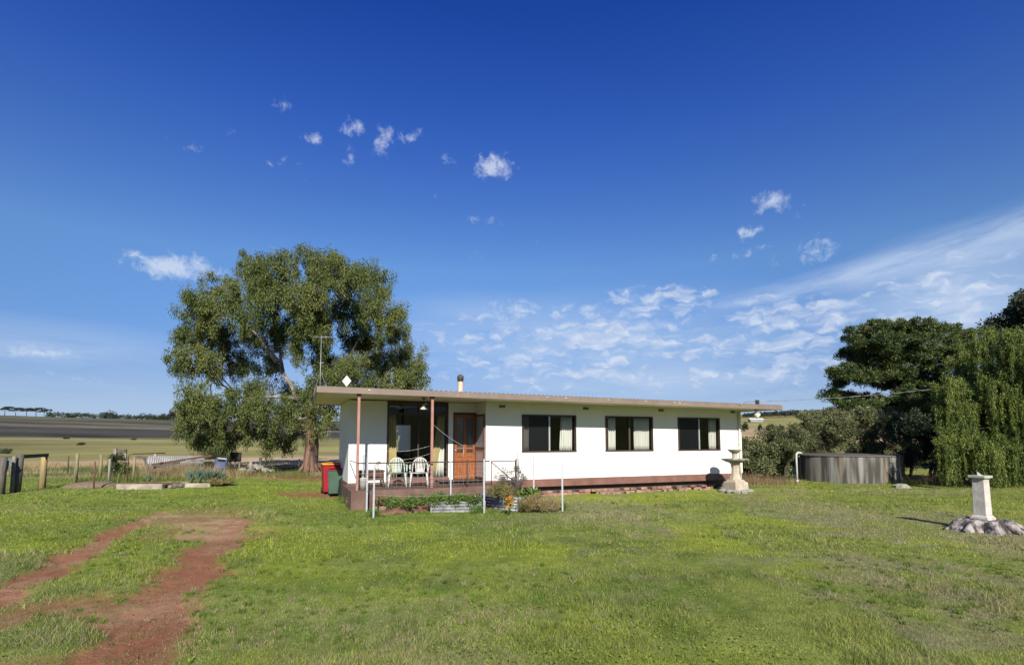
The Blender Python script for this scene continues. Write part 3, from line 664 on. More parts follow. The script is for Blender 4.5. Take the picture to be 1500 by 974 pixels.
# the wide pine on the right
Lp = [(1300, 545, 40, 14), (1325, 560, 34, 14), (1350, 520, 50, 14), (1270, 535, 24, 12), (1360, 590, 50, 20), (1300, 510, 60, 12), (1255, 595, 36, 12), (1300, 484, 62, 13), (1345, 482, 60, 13), (1390, 492, 45, 16), (1262, 500, 36, 14), (1310, 500, 60, 14), (1245, 520, 20, 10), (1280, 525, 34, 12), (1330, 520, 40, 12), (1232, 543, 22, 11), (1262, 552, 26, 10),
      (1228, 560, 18, 10), (1222, 580, 18, 10), (1250, 582, 26, 10), (1290, 560, 26, 12), (1310, 585, 36, 14), (1350, 545, 26, 12), (1380, 530, 34, 18), (1370, 570, 40, 22), (1390, 600, 40, 30), (1340, 575, 30, 16), (1275, 600, 36, 12), (1340, 600, 40, 16), (1410, 520, 34, 24), (1235, 600, 26, 10)]
simple_tree('pine_tree', 'dark flat topped spreading pine rising behind the olive trees', 'tree', (atY(1335, 640, 44).x, 44, GH(26, 44)), pxlobes(Lp, 44, 3.0), 'leaf_pine', 22, .42, 190, .24, .06, -.4, 'bark_dark', .34, flat=.6, twig=4)
# dark tree at the right edge
Ld = [(1515, 470, 50, 34), (1560, 480, 60, 50), (1478, 478, 32, 20), (1500, 500, 48, 24), (1530, 440, 38, 22), (1560, 560, 80, 60), (1490, 548, 40, 34), (1545, 620, 80, 50), (1465, 480, 18, 9), (1512, 436, 18, 12)]
simple_tree('shade_tree', 'tall dark blue green tree behind the weeping tree at the right edge', 'tree', (atY(1560, 640, 32).x, 32, 0), pxlobes(Ld, 32, 2.0), 'leaf_dark', 26, .42, 190, .18, .07, .6, 'bark_dark', .4)
# weeping pepper tree
def pepper():
    Y = 22.5; base = Vector((atY(1470, 700, Y).x, Y, 0))
    t = thing('pepper_tree', 'bright green weeping pepper tree trailing to the lawn at the right edge', 'tree', base)
    Lw = [(1388, 600, 22, 30), (1385, 650, 20, 26), (1440, 660, 40, 26), (1462, 580, 40, 40), (1440, 505, 44, 26), (1475, 500, 36, 24), (1410, 540, 30, 26), (1395, 565, 24, 22), (1440, 560, 50, 30), (1490, 550, 46, 36), (1530, 540, 50, 50), (1405, 610, 26, 30), (1455, 620, 44, 34), (1500, 620, 50, 44), (1420, 655, 26, 26), (1485, 665, 36, 28), (1550, 640, 50, 50)]
    lob = pxlobes(Lw, Y, 1.6); C, Rr, I = lobes_to_clumps(lob, 60, .18, .15)
    q = [leafcloud(C, Rr, 95, .10, .024, 1.2, .6, 1.3, .4)]
    # trailing strands
    m = 2300; k = rng.integers(0, len(C), m); st = C[k] ; ln = rng.uniform(.5, 1.5, m)
    for j in range(14):
        u = (j + .5) / 14; p = st + np.stack([np.sin(u * 3 + k) * .05, np.cos(u * 2 + k) * .05, -ln * u], 1); ok = p[:, 2] > .12; p = p[ok]
        q.append(leafcloud(p, np.full(len(p), .06), 8, .10, .022, 1.6, .6, 1.3, .35))
    quads_obj('crown', np.concatenate(q) - np.array(base), 'leaf_pepper', t)
    mb = MB(); 
    for (ex, r) in ((-.9, .13), (.1, .18), (1.0, .14)):
        pts = limb(mb, (ex * .3, 0, -.1), (ex * 1.6, rnd.uniform(-.6, .6), 3.6), r, r * .5, .08, 7, 9)
        for c, rx, ry, rz in lob:
            if rnd.random() < .45: limb(mb, pts[rnd.choice((3, 4, 5))], Vector(c) - base + Vector((0, .8, 0)), .035, .010, .06, 5, 5)
    mb.build('trunk', 'bark_dark', t)
pepper()
# olives
OL = [(1098, 668, 24.5, [(1098, 655, 20, 18), (1110, 680, 18, 16), (1092, 688, 14, 14), (1120, 665, 16, 18)], 'grey green olive shrub beside the right end of the white house', 'leaf_olive'),
      (1138, 665, 25.5, [(1135, 640, 22, 20), (1150, 660, 20, 20), (1128, 675, 20, 18), (1160, 640, 20, 18), (1142, 692, 16, 16)], 'dark stemmed olive tree left of the white tank pipe', 'leaf_olive'),
      (1195, 660, 28.0, [(1190, 618, 26, 16), (1215, 612, 24, 14), (1175, 640, 26, 22), (1205, 645, 30, 26), (1230, 630, 22, 20), (1185, 675, 26, 20)], 'rounded olive tree rising behind the left half of the round tank', 'leaf_olive'),
      (1265, 660, 29.0, [(1262, 612, 24, 14), (1285, 612, 28, 14), (1250, 640, 26, 22), (1290, 640, 32, 24), (1315, 622, 24, 16), (1270, 665, 30, 18)], 'rounded olive tree rising behind the right half of the round tank', 'leaf_olive'),
      (1345, 660, 25.0, [(1335, 635, 24, 20), (1360, 622, 30, 22), (1335, 665, 24, 20), (1365, 665, 28, 26), (1375, 640, 26, 30)], 'shaded dark olive tree with bare stems right of the tank', 'leaf_dark'),
      (1405, 660, 24.5, [(1395, 640, 26, 26), (1415, 660, 24, 24), (1400, 675, 22, 16), (1430, 640, 24, 30)], 'dark olive tree with thin bare stems left of the weeping tree', 'leaf_dark')]
for px, py, Y, ll, lab, lf in OL:
    simple_tree('olive_tree', lab, 'tree', (atY(px, py, Y).x, Y, 0), pxlobes(ll, Y, .9), lf, 70, .22, 130, .095, .040, -.25, 'bark_dark', .13, 'olive trees around the tank', stems=4, spread=.5, out=.7, fill=.2)

# far trees on the ridge
def far_tree(px, ptop, wpx, Y, label, flat=False, hp=None, group='trees on the far ridge', cat='tree'):
    X = PX(px, Y); z = GH(X, Y); zt = atY(px, ptop, Y).z; H = max(zt - z, wpx * Y / F * .5); w = wpx / 2 * Y / F
    if flat: lob = [((X, Y, z + H * .84), w, w, H * .16), ((X - w * .3, Y, z + H * .72), w * .6, w * .6, H * .12), ((X + w * .4, Y, z + H * .93), w * .5, w * .5, H * .07)]
    else: lob = [((X, Y, z + H * .6), w * .8, w * .8, H * .4), ((X - w * .5, Y, z + H * .4), w * .5, w * .5, H * .35), ((X + w * .5, Y, z + H * .42), w * .5, w * .5, H * .34)]
    t = thing('far_tree', label, cat, (X, Y, z), group=group)
    C, Rr = [], []
    for c, a, b, h in lob:
        n = 26; d = rng.normal(size=(n, 3)); d /= np.linalg.norm(d, axis=1)[:, None]; C.append(np.array(c) + d * rng.uniform(.3, 1, (n, 1)) * np.array([a, b, h])); Rr.append(np.full(n, H * .09))
    q = leafcloud(np.concatenate(C), np.concatenate(Rr), 26, H * .07, H * .05, 0, .6, .8 if not flat else .5)
    quads_obj('crown', q - np.array([X, Y, z]), 'leaf_far', t)
    MB().tube([(0, 0, -.5), (0, 0, H * .5), (w * .1, 0, H * .8)], [H * .035, H * .028, H * .01], 6).build('trunk', 'bark_dark', t)
FT = [(4, 609, 26, 'flat topped pine, leftmost on the far left ridge'), (20, 609, 24, 'flat topped pine, second from the left on the far ridge'), (36, 608, 24, 'flat topped pine in the middle of the far left row'), (50, 607, 26, 'flat topped pine, second from the right end of the far left row'), (62, 608, 22, 'flat topped pine at the right end of the far left row')]
for px, pt, w, lab in FT: far_tree(px, pt, w, 620, lab, True)
for px, pt, w, lab in [(158, 611, 26, 'rounded dark tree on the skyline above the ploughed field'), (208, 607, 20, 'dark domed tree on the skyline left of the gum tree'), (225, 608, 10, 'small dark tree between two domed trees on the skyline'), (238, 604, 17, 'domed skyline tree second left from the gum crown'), (254, 597, 20, 'tallest skyline tree touching the gum crown'), (325, 606, 22, 'skyline tree seen below the gum crown gap')]:
    far_tree(px, pt, w, 560, lab)
for px, pt, w, Y, lab in [(1122, 604, 20, 520, 'dark ridge tree above the white far shed'), (1143, 605, 26, 520, 'wide dark ridge tree right of the far shed'), (1165, 608, 22, 520, 'low dark ridge tree seen left of the olives'), (1180, 605, 20, 520, 'dark ridge tree just left of the pine'),
                          (1092, 618, 11, 300, 'round dark bush in the far field beside the house corner'), (1114, 620, 6, 300, 'small upright bush in the far field under the eave'), (1126, 622, 6, 300, 'small pale bush in the far field'), (1141, 620, 14, 300, 'low brown bush in the far field')]:
    far_tree(px, pt, w, Y, lab, group='trees on the far right slope')
def wood(x0, x1, Y, hpx, name, label):
    n = 420; px = rng.uniform(x0, x1, n); YY = Y + rng.uniform(-12, 12, n); X = PX(px, YY); z = height(X, YY); hh = hpx * Y / F * (.45 + .7 * fbm(px, px * 0, 3, .09))
    C = np.stack([X, YY, z + rng.random(n) * hh * .75], 1); q = leafcloud(C, np.full(n, 2.2), 22, 1.2, .8, 0, .6, .8)
    tag(quads_obj(name, q, 'leaf_far'), label, 'wood', kind='stuff')
wood(66, 300, 600, 9, 'far_wood', 'low dark belt of trees along the far left skyline')
wood(1090, 1230, 560, 7, 'far_wood', 'low dark belt of trees along the far right skyline')
# dark tussocks in the pasture
for px, py, lab in ((97, 650, 'dark rush tussock in the yellow pasture left of centre'), (118, 654, 'greenish tussock right of the dark one in the pasture'), (8, 662, 'dark tussock in the pasture at the left edge'), (195, 647, 'dark tussock in the pasture near the gum crown')):
    g = gnd(px, py, .3); g.y = min(g.y, 170); g.x = PX(px, g.y); z = GH(g.x, g.y)
    q = leafcloud(np.array([[0, 0, .15]] * 6) + rng.normal(0, .3, (6, 3)) * [1.6, 1, .2], np.full(6, .4), 60, .4, .08, -1.0, .6, .6)
    o = quads_obj('tussock', q, 'leaf_dark'); o.location = (g.x, g.y, z); tag(o, lab, 'tussock', 'tussocks in the pasture')

# ------------------------------------------------------------------ the house
def ztop(s): return 3.165 - .0072 * (s + 6.36)
def build_house():
    h = thing('house', 'long low white sheet clad house with flat brown edged roof and open porch', 'house', (.18, 18.2, 0), TH)
    FL = .56
    wl = MB(); T = .10
    def wall_run(x0, x1, y0, y1, zb, zt, holes):
        x = x0
        for (a, b, c, d) in sorted(holes):
            if a > x: wl.box(x, a, y0, y1, zb, zt)
            if c > zb: wl.box(a, b, y0, y1, zb, c)
            if d < zt: wl.box(a, b, y0, y1, d, zt)
            x = b
        if x < x1: wl.box(x, x1, y0, y1, zb, zt)
    WZ0, WZ1 = 1.48, 2.71
    wins = [(.176, 2.20), (3.425, 5.44), (6.63, 8.63)]
    ZT = 3.05
    wall_run(-1.11, 9.76, 0, T, FL, ZT, [(a, b, WZ0, WZ1) for a, b in wins])
    wall_run(-5.29, -4.12, 1.0, 1.0 + T, FL - .02, 3.12, [])
    wl.box(-2.09, -1.93, .97, 1.0 + T, FL - .02, 3.12)                    # white mullion between glass and door
    wl.box(-1.93, -1.11, 1.0, 1.0 + T, 2.80, 3.12)
    wl.box(-1.11, -1.01, T, 1.0, FL - .02, 3.12)   # reveal right of the door
    wl.box(-5.29, -5.19, 1.0 + T, 4.1, FL - .02, 3.14)                      # left end wall
    wall_run(-5.19, -2.5, 4.0, 4.1, FL, 3.12, [(-3.27, -2.72, 1.45, 2.42)])
    wl.box(-2.6, -2.5, 4.1, 7.0, FL, 3.0); wl.box(-2.5, 9.76, 6.9, 7.0, FL, 3.0); wl.box(9.66, 9.76, T, 6.9, FL, 3.04)
    # top filler up to the sloping soffit and cover strips
    def strip(x, y, z0, z1, w=.035): wl.box(x - w / 2, x + w / 2, y - .006, y, z0, z1)
    for a, b in ((-1.11, 9.76),):
        vs = [(a, 0, ZT), (b, 0, ZT), (b, T, ZT), (a, T, ZT), (a, 0, ztop(a)), (b, 0, ztop(b)), (b, T, ztop(b)), (a, T, ztop(a))]
        wl.add(vs, [(4, 5, 6, 7), (0, 1, 5, 4), (1, 2, 6, 5), (3, 0, 4, 7)])
    for x in (.14, 2.235): strip(x, 0, FL, ZT) if x == .14 else strip(x, 0, WZ1 + .05, ZT)
    for x in (3.39, 6.6): strip(x, 0, WZ1 + .05, 3.06)
    for x in (2.8, 6.0, 8.67, 4.42): strip(x, 0, FL, WZ0 - .03 if x == 4.42 else 3.04, .02)
    strip(-1.09, 0, FL, 3.1, .05); strip(-5.0, 1.0, FL, 3.1, .05); strip(9.74, 0, FL, 3.03, .05)
    wl.build('wall', 'wall_white', h)
    sk = MB(); sk.box(-1.13, 9.4, -.025, .06, .31, FL - .003); sk.box(-5.3, -4.12, .975, 1.06, .50, FL - .02); sk.box(-4.12, -2.05, .96, 1.08, .50, .63); sk.box(-1.135, -1.105, .06, .97, .5, .66)
    sk.box(-5.31, -5.29, 1.0, 4.0, .3, FL - .02); sk.build('skirting_board', 'skirt_brown', h)
    # low brick footing, ragged courses
    br = MB(); r2 = random.Random(4)
    for row in range(2):
        x = -.9 + row * .11
        while x < 9.3:
            w = .22 + r2.uniform(-.02, .02)
            if r2.random() > (.10, .45, .55)[row] + .1 * (x > 5): br.box(x, x + w, .0 + r2.uniform(-.07, .03), .2, row * .085 - .01, row * .085 + .07)
            x += w + .012
    br.build('brick_footing', 'brick_red', h, bevel=.008)
    for k in range(30):
        br = MB()
        x = r2.uniform(.5, 9.4); a = r2.uniform(0, 3); m = Matrix.Translation((x, -.12 - r2.random() * .25, .01)) @ Matrix.Rotation(a, 4, 'Z'); br.box(-.1, .1, -.05, .05, -.02, r2.uniform(.03, .07), m).build('loose_brick', 'loose_brick', h, bevel=.008)
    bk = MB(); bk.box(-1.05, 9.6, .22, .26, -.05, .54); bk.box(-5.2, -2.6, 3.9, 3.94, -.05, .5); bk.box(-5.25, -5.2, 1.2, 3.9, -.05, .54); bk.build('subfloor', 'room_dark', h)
    # porch slab
    sb = MB(); sb.box(-5.45, -.55, -1.32, 0.97, -.05, .50); sb.box(-5.45, -1.11, 0.97, 1.02, -.05, .5); sb.box(-1.95, -1.13, .70, 1.0, .5, .555); sb.build('porch_slab', 'slab_brown', h, bevel=.012)
    # roof: flat slab, corrugated sheet, fascia, soffit
    out = [(-6.36, -1.25), (10.57, -1.25), (10.57, 7.5), (-3.0, 7.5), (-3.0, 4.5), (-6.23, 4.5)]
    so_ = MB(); so_.add([(x, y, ztop(x) + .004) for x, y in out] + [(x, y, ztop(x) + .03) for x, y in out], [(5, 4, 3, 2, 1, 0), (6, 7, 8, 9, 10, 11)]); so_.build('soffit', 'soffit_cream', h)
    fa = MB()
    for i in range(6):
        (x0, y0), (x1, y1) = out[i], out[(i + 1) % 6]; d = Vector((x1 - x0, y1 - y0, 0)).normalized(); nrm = Vector((d.y, -d.x, 0)) * .03
        z0a, z0b = ztop(x0) - .012, ztop(x1) - .012
        vs = []
        for (x, y, zz) in ((x0, y0, z0a), (x1, y1, z0b)):
            e = d * (-.03 if (x, y) == (x0, y0) else .03) if i in (1, 5) else Vector()
            for o_ in (Vector(), nrm):
                for dz in (0, .165): vs.append((x + o_.x + e.x, y + o_.y + e.y, zz + dz))
        fa.add(vs, [(2, 3, 7, 6), (0, 4, 5, 1), (1, 5, 7, 3), (0, 2, 6, 4), (0, 1, 3, 2), (4, 6, 7, 5)])
    fo = fa.build('fascia', 'fascia_brown', h)
    rf = MB()
    def sheet_pts(x, y): return ztop(x) + .158 + .012 * math.sin(x * 2 * math.pi / .15) - .004 * max(0, y)
    nu = 17 * 40
    rf.sheet(lambda u, v: (-6.33 + u * 16.87, -1.27 + v * 5.75, sheet_pts(-6.33 + u * 16.87, -1.27 + v * 5.75)), nu, 1)
    rf.sheet(lambda u, v: (-2.95 + u * 13.49, 4.48 + v * 3.0, sheet_pts(-2.95 + u * 13.49, 4.48 + v * 3.0)), nu, 1)
    roof = rf.build('roof', 'fascia_brown', h, solid=.004)
    fl = MB(); lx, ly = -1.0, 3.2; DZ = .40; fl.lathe([(.105, 3.2), (.105, 3.72 + DZ)], 14, (lx, ly, 0))
    f = fl.build('chimney', 'terracotta_flue', roof)
    MB().lathe([(.108, 3.68), (.108, 3.74), (.13, 3.76), (.12, 3.84), (.13, 3.88), (.06, 3.95), (.0, 3.95)], 14, (lx, ly, DZ)).build('chimney_cap', 'dark_metal', f)
    # white screws/insulators along the fascia
    for s in (-5.05, .45, 1.1, 2.7, 4.2, 5.4): MB().box(s, s + .07, -1.296, -1.284, ztop(s) + .085, ztop(s) + .108).build('fascia_patch', 'pvc_white', h)
    # porch posts
    for s in (-5.27, -3.19):
        p = MB(); p.box(s - .035, s + .035, -1.17, -1.10, .5, ztop(s) - .09); p.build('porch_post', 'post_pink', h)
        MB().box(s - .06, s + .06, -1.19, -1.08, ztop(s) - .09, ztop(s)).build('post_bracket', 'dark_metal', h)
    # windows
    def slider(x0, x1, z0, z1, y, cur, screen, parent=h):
        w = .035; fr = MB()
        fr.box(x0 - .02, x1 + .02, y - .03, y + .06, z1 - w, z1 + .015); fr.box(x0 - .03, x1 + .03, y - .03, y + .06, z0 - .015, z0 + w * .8)
        fr.box(x0 - .02, x0 + w, y - .03, y + .06, z0 + w * .8, z1 - w); fr.box(x1 - w, x1 + .02, y - .03, y + .06, z0 + w * .8, z1 - w)
        xm = (x0 + x1) / 2; f = fr.build('window', 'dark_frame', parent)
        MB().box(xm - .03, xm + .02, y - .015, y + .04, z0 + w * .8, z1 - w).build('mullion', 'metal_grey' if cur != 2 else 'dark_metal', f)
        MB().add([(x0 + w, y + .03, z0), (x1 - w, y + .03, z0), (x1 - w, y + .03, z1), (x0 + w, y + .03, z1)], [(0, 1, 2, 3)]).build('window_pane', 'glass', f)
        if screen: MB().add([(x0 + w, y + .01, z0 + .04), (xm - .03, y + .01, z0 + .04), (xm - .03, y + .01, z1 - w), (x0 + w, y + .01, z1 - w)], [(0, 1, 2, 3)]).build('fly_screen', 'fly_screen', f)
        return f
    def curtain(x0, x1, z0, z1, y, m, parent, waves=6, tb=None, amp=.035):
        def P(u, v):
            xa, xb = x0, x1
            if tb: xa, xb = x0 + (tb[0] - x0) * (1 - v), x1 + (tb[1] - x1) * (1 - v)
            return (xa + (xb - xa) * u, y + amp * math.sin(u * waves * 2 * math.pi) + .01 * math.sin(9 * u + 3 * v), z0 + (z1 - z0) * v)
        MB().sheet(P, waves * 8, 6).build('curtain', m, parent, solid=.004)
    a, b = wins[0]; f = slider(a, b, WZ0, WZ1, 0, 1, True); curtain(a + .03, a + .30, WZ0, WZ1 - .03, .16, 'curtain_white', f, 4); curtain(b - .48, b - .06, WZ0, WZ1 - .03, .16, 'curtain_white', f, 5, (b - .55, b - .06))
    a, b = wins[1]; f = slider(a, b, WZ0, WZ1, 0, 2, False); curtain(a + .03, a + .50, WZ0, WZ1 - .03, .16, 'curtain_white', f, 5); curtain(b - .70, b - .05, WZ0, WZ1 - .03, .16, 'curtain_white', f, 8)
    MB().box(a + .07, a + .10, -.01, .03, WZ0 + .05, WZ1 - .05).build('mullion', 'dark_frame', f)
    a, b = wins[2]; f = slider(a, b, WZ0, WZ1, 0, 1, True); curtain(b - .38, b - .05, WZ0, WZ1 - .03, .16, 'curtain_white', f, 4)
    # big porch window
    fr = MB(); x0, x1 = -4.12, -2.09; y = 1.0
    for xa, xb in ((x0, x0 + .06), (x1 - .06, x1), ((x0 + x1) / 2 - .02, (x0 + x1) / 2 + .025)): fr.box(xa, xb, y - .02, y + .07, .63, 3.10)
    fr.box(x0 + .06, x1 - .06, y - .015, y + .065, 2.68, 2.76); fr.box(x0, x1, y - .03, y + .08, .60, .66); fr.box(x0, x1, y - .02, y + .07, 3.08, 3.13)
    bw = fr.build('window', 'dark_frame', h)
    MB().add([(x0, y + .03, .63), (x1, y + .03, .63), (x1, y + .03, 2.7), (x0, y + .03, 2.7)], [(0, 1, 2, 3)]).build('window_pane', 'glass_bright', bw)
    MB().add([(x0, y + .03, 2.72), (x1, y + .03, 2.72), (x1, y + .03, 3.1), (x0, y + .03, 3.1)], [(0, 1, 2, 3)]).build('window_pane', 'glass_bright', bw)
    curtain(x0 + .03, x0 + .30, .66, 2.70, y + .18, 'curtain_yellow', bw, 4, (x0 + .05, x0 + .38)); curtain(x1 - .30, x1 - .05, .66, 2.70, y + .18, 'curtain_yellow', bw, 4, (x1 - .58, x1 - .40))
    curtain(x1 - .22, x1 - .06, .66, 2.6, y + .26, 'curtain_white', bw, 3, (x1 - .42, x1 - .06))
    # door
    dx0, dx1 = -1.93, -1.11; d0 = MB(); yb = 1.0
    d0.box(dx0, dx0 + .05, yb - .03, yb + .08, .56, 2.78); d0.box(dx1 - .02, dx1, yb - .03, yb + .08, .56, 2.78); d0.box(dx0 + .05, dx1 - .02, yb - .03, yb + .08, 2.72, 2.79)
    df = d0.build('door_frame', 'dark_frame', h)
    dr = MB(); xa, xb = dx0 + .05, dx1 - .02; xm = (xa + xb) / 2
    for p, q in ((xa, xa + .09), (xm - .05, xm + .05), (xb - .09, xb)): dr.box(p, q, yb, yb + .04, .57, 2.72)
    for p, q in ((.57, .78), (1.30, 1.44), (1.56, 1.62), (2.60, 2.72)): dr.box(xa + .09, xm - .05, yb + .001, yb + .039, p, q); dr.box(xm + .05, xb - .09, yb + .001, yb + .039, p, q)
    for p, q in ((xa + .09, xm - .05), (xm + .05, xb - .09)): dr.box(p, q, yb + .018, yb + .03, .78, 1.30); dr.box(p + .04, q - .04, yb + .004, yb + .018, .83, 1.25)
    dd = dr.build('door', 'door_wood', h, bevel=.004)
    gl = MB()
    for p, q in ((xa + .09, xm - .05), (xm + .05, xb - .09)):
        for z0, z1 in ((1.44, 1.56), (1.62, 2.60)): gl.box(p, q, yb + .018, yb + .024, z0, z1)
    gl.build('door_glass', 'door_glass', dd); MB().tube([(xa + .04, yb - .0, 1.53), (xa + .04, yb - .06, 1.53)], .025, 8).build('door_handle', 'metal_grey', dd)
    # security screen door folded open against the reveal
    sd_ = MB(); X = -1.135
    for (ya, yb2, za, zb) in ((.10, .95, .60, .66), (.10, .95, 1.55, 1.64), (.10, .95, 2.66, 2.72), (.10, .15, .66, 2.66), (.90, .95, .66, 2.66)): sd_.box(X - .02, X + .015, ya, yb2, za, zb)
    sdo = sd_.build('screen_door', 'rust_metal', h); MB().add([(X, .12, .63), (X, .93, .63), (X, .93, 2.69), (X, .12, 2.69)], [(0, 1, 2, 3)]).build('screen_mesh', 'fly_screen', sdo)
    # vents and downpipe
    for s in (.35 - .9, 2.62, 5.85, 9.35):
        v = MB(); v.box(s - .11, s + .11, -.018, -.001, 2.93, 3.02)
        for k in range(3): v.box(s - .095, s + .095, -.026, -.018, 2.945 + k * .024, 2.955 + k * .024)
        v.build('wall_vent', 'vent_olive', h)
    dp = MB(); dp.tube([(9.62, -.05, 3.0), (9.62, -.05, .15)], .035, 10)
    for z in (2.6, 1.7, .9): dp.box(9.57, 9.67, -.09, 0, z, z + .03)
    dp.build('downpipe', 'soffit_cream', h)
    # interior
    it = MB(); it.box(-5.1, 9.6, .12, 6.8, FL - .02, FL) if False else None
    it.add([(-5.15, 1.12, FL), (-2.55, 1.12, FL), (-2.55, 3.98, FL), (-5.15, 3.98, FL)], [(0, 1, 2, 3)]); it.add([(-2.55, .12, FL), (9.6, .12, FL), (9.6, 6.8, FL), (-2.55, 6.8, FL)], [(0, 1, 2, 3)])
    for x in (2.9, 6.1, 9.6): it.box(x, x + .05, .12, 3.2, FL + .005, 3.0)
    it.box(-1.0, 9.6, 3.2, 3.25, FL + .005, 3.0); it.box(-1.0, -.95, .12, 3.2, FL + .005, 3.0); it.box(-2.7, -2.0, 3.85, 3.9, FL, 3.0)
    it.box(-5.15, -3.30, 3.93, 3.98, FL + .005, 3.1); it.box(-2.70, -2.5, 3.93, 3.98, FL + .005, 3.1); it.box(-3.3, -2.7, 3.93, 3.98, FL + .005, 1.43); it.box(-3.3, -2.7, 3.93, 3.98, 2.44, 3.1)
    it.box(-1.05, -1.0, 1.12, 3.9, FL, 3.0); it.box(-5.17, -5.14, 1.12, 3.93, FL, 3.1); it.box(-2.45, -1.05, 3.9, 3.95, FL, 3.0)
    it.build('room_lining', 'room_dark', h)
    # round white plate lamp seen behind the glass, hooks
    MB().lathe([(0, .05), (.13, .03), (.15, 0), (0, -.01)], 18, (-3.62, 1.5, 2.92)).build('ceiling_lamp', 'plastic_white', h)
    wt = MB(); wt.tube([(-3.62, 1.5, 2.97), (-3.62, 1.5, 3.13)], .01, 5); wt.build('lamp_cord', 'dark_metal', h)
    return h
mat('vent_olive', (.17, .16, .08), (.12, .11, .06), 8, .8)
mat('door_glass', (.035, .03, .03), (.05, .045, .045), 3, .15, spec=.6)
house = build_house()
def H2W(s, y, z): return Vector((.18 + s * HC - y * HS, 18.2 + s * HS + y * HC, z))

# hanging outdoor light under the porch
p = H2W(-3.35, -.75, 0); t = thing('porch_lamp', 'dark hanging lamp with pale shade under the porch roof', 'lamp', (p.x, p.y, 2.78))
MB().tube([(0, 0, .34), (0, 0, .12)], .012, 6).lathe([(.07, .34), (.07, .31), (.0, .31)], 12).build('bracket', 'dark_metal', t)
MB().lathe([(.03, .14), (.05, .10), (.10, .03), (.11, .0), (.04, -.01)], 14).build('lamp_shade', 'soffit_cream', t)
k = MB()
for a in range(4): ca, sa = math.cos(a * 1.57 + .4), math.sin(a * 1.57 + .4); k.box(.08, .30, -.035, .035, .14, .155, Matrix.Rotation(a * 1.57 + .4, 4, 'Z'))
k.build('fan_blade', 'dark_metal', t)

# ------------------------------------------------------------------ things on the roof
p = H2W(-6.0, 4.35, 0); zr = ztop(-6.0) + .15
t = thing('tv_antenna', 'tall thin tv antenna mast at the left rear corner of the roof', 'antenna', (p.x, p.y, zr - .25))
top = atY(452, 492, p.y).z - (zr - .25)
MB().tube([(0, 0, -.3), (0, 0, top)], .013, 6).build('mast', 'wire', t)
a = MB(); a.tube([(-.3, 0, top - .05), (.40, 0, top - .05)], .009, 5)
for x in (-.3, -.1, .1, .25, .4): a.tube([(x, -.35, top - .05), (x, .35, top - .05)], .006, 4)
a.build('antenna_head', 'metal_grey', t); MB().tube([(-.1, 0, top * .62), (.12, 0, top * .62)], .012, 4).build('cross_bar', 'metal_grey', t)
MB().tube([(0, 0, top * .5), (.55, -.4, .30)], .008, 4).tube([(0, 0, top * .5), (-.1, -.7, -.05)], .006, 4).build('guy_wire', 'wire', t)
p = H2W(-5.05, -.2, 0); zz = ztop(-5) + .15; q = atY(508, 558, p.y)
t = thing('diamond_panel', 'small pale diamond shaped panel standing on the roof edge', 'antenna', (q.x, p.y, zz))
s_ = .17; c_ = q.z - zz
MB().add([(0, -.012, c_ - s_), (s_ * .8, -.012, c_), (0, -.012, c_ + s_), (-s_ * .8, -.012, c_), (0, .012, c_ - s_), (s_ * .8, .012, c_), (0, .012, c_ + s_), (-s_ * .8, .012, c_)], [(0, 1, 2, 3), (7, 6, 5, 4), (0, 4, 5, 1), (1, 5, 6, 2), (2, 6, 7, 3), (3, 7, 4, 0)]).build('panel', 'plastic_white', t)
MB().tube([(0, .03, -.02), (0, .03, c_)], .012, 6).build('stem', 'metal_grey', t)

# power line from the roof corner to the right
A0 = atY(1108, 588, 21.0)
t = thing('line_bracket', 'black insulator bracket on the right roof corner holding the power line', 'bracket', (A0.x, 21.0, ztop(9.5) - .15))
zb = A0.z - (ztop(9.5) - .15)
MB().tube([(-.03, 0, -.05), (-.03, 0, zb + .06)], .018, 6).tube([(-.1, 0, .1), (.08, 0, .1)], .015, 6).build('bracket_arm', 'dark_metal', t)
MB().lathe([(0, -.09), (.06, -.08), (.075, -.02), (.05, 0), (.075, .03), (.05, .07), (0, .08)], 12, (.04, 0, zb - .02)).build('insulator', 'black_rubber', t)
MB().lathe([(0, .02), (.10, .0), (.12, -.05), (.07, -.12), (.04, -.2), (0, -.2)], 12, (.0, -.03, -.02)).build('eave_lamp', 'soffit_cream', t)
def cat(a, b, sag, n=24): return [a.lerp(b, i / n) - Vector((0, 0, sag * 4 * (i / n) * (1 - i / n))) for i in range(n + 1)]
B0 = atY(1500, 553, 24.0); far = B0 + (B0 - A0) * .9 + Vector((0, 0, 1.6))
w = MB(); pl = cat(A0, far, .75, 60)
w.tube(pl, .007, 5); w.tube([q + Vector((0, .03 * math.cos(i * 1.9), .03 * math.sin(i * 1.9))) for i, q in enumerate(pl)], .005, 4)
c1 = atY(1085, 591, 20.2); w.tube([A0, A0 + Vector((-.25, -.2, -.02)), A0.lerp(c1, .7) + Vector((0, 0, .04)), c1 + Vector((0, 0, -.05))], .012, 5)
pp = thing('power_pole', 'tall grey timber pole carrying the power line off to the right', 'pole', (far.x, far.y, 0))
MB().tube([(0, .2, -.3), (0, .2, far.z + .5)], [.16, .11], 12).build('pole_shaft', 'timber_grey', pp); MB().box(-.8, .8, .05, .15, far.z - .05, far.z + .07).build('cross_arm', 'timber_grey', pp)
o = w.build('power_line', 'wire'); tag(o, 'twisted overhead power line running from the roof corner past the pepper tree', 'cable')

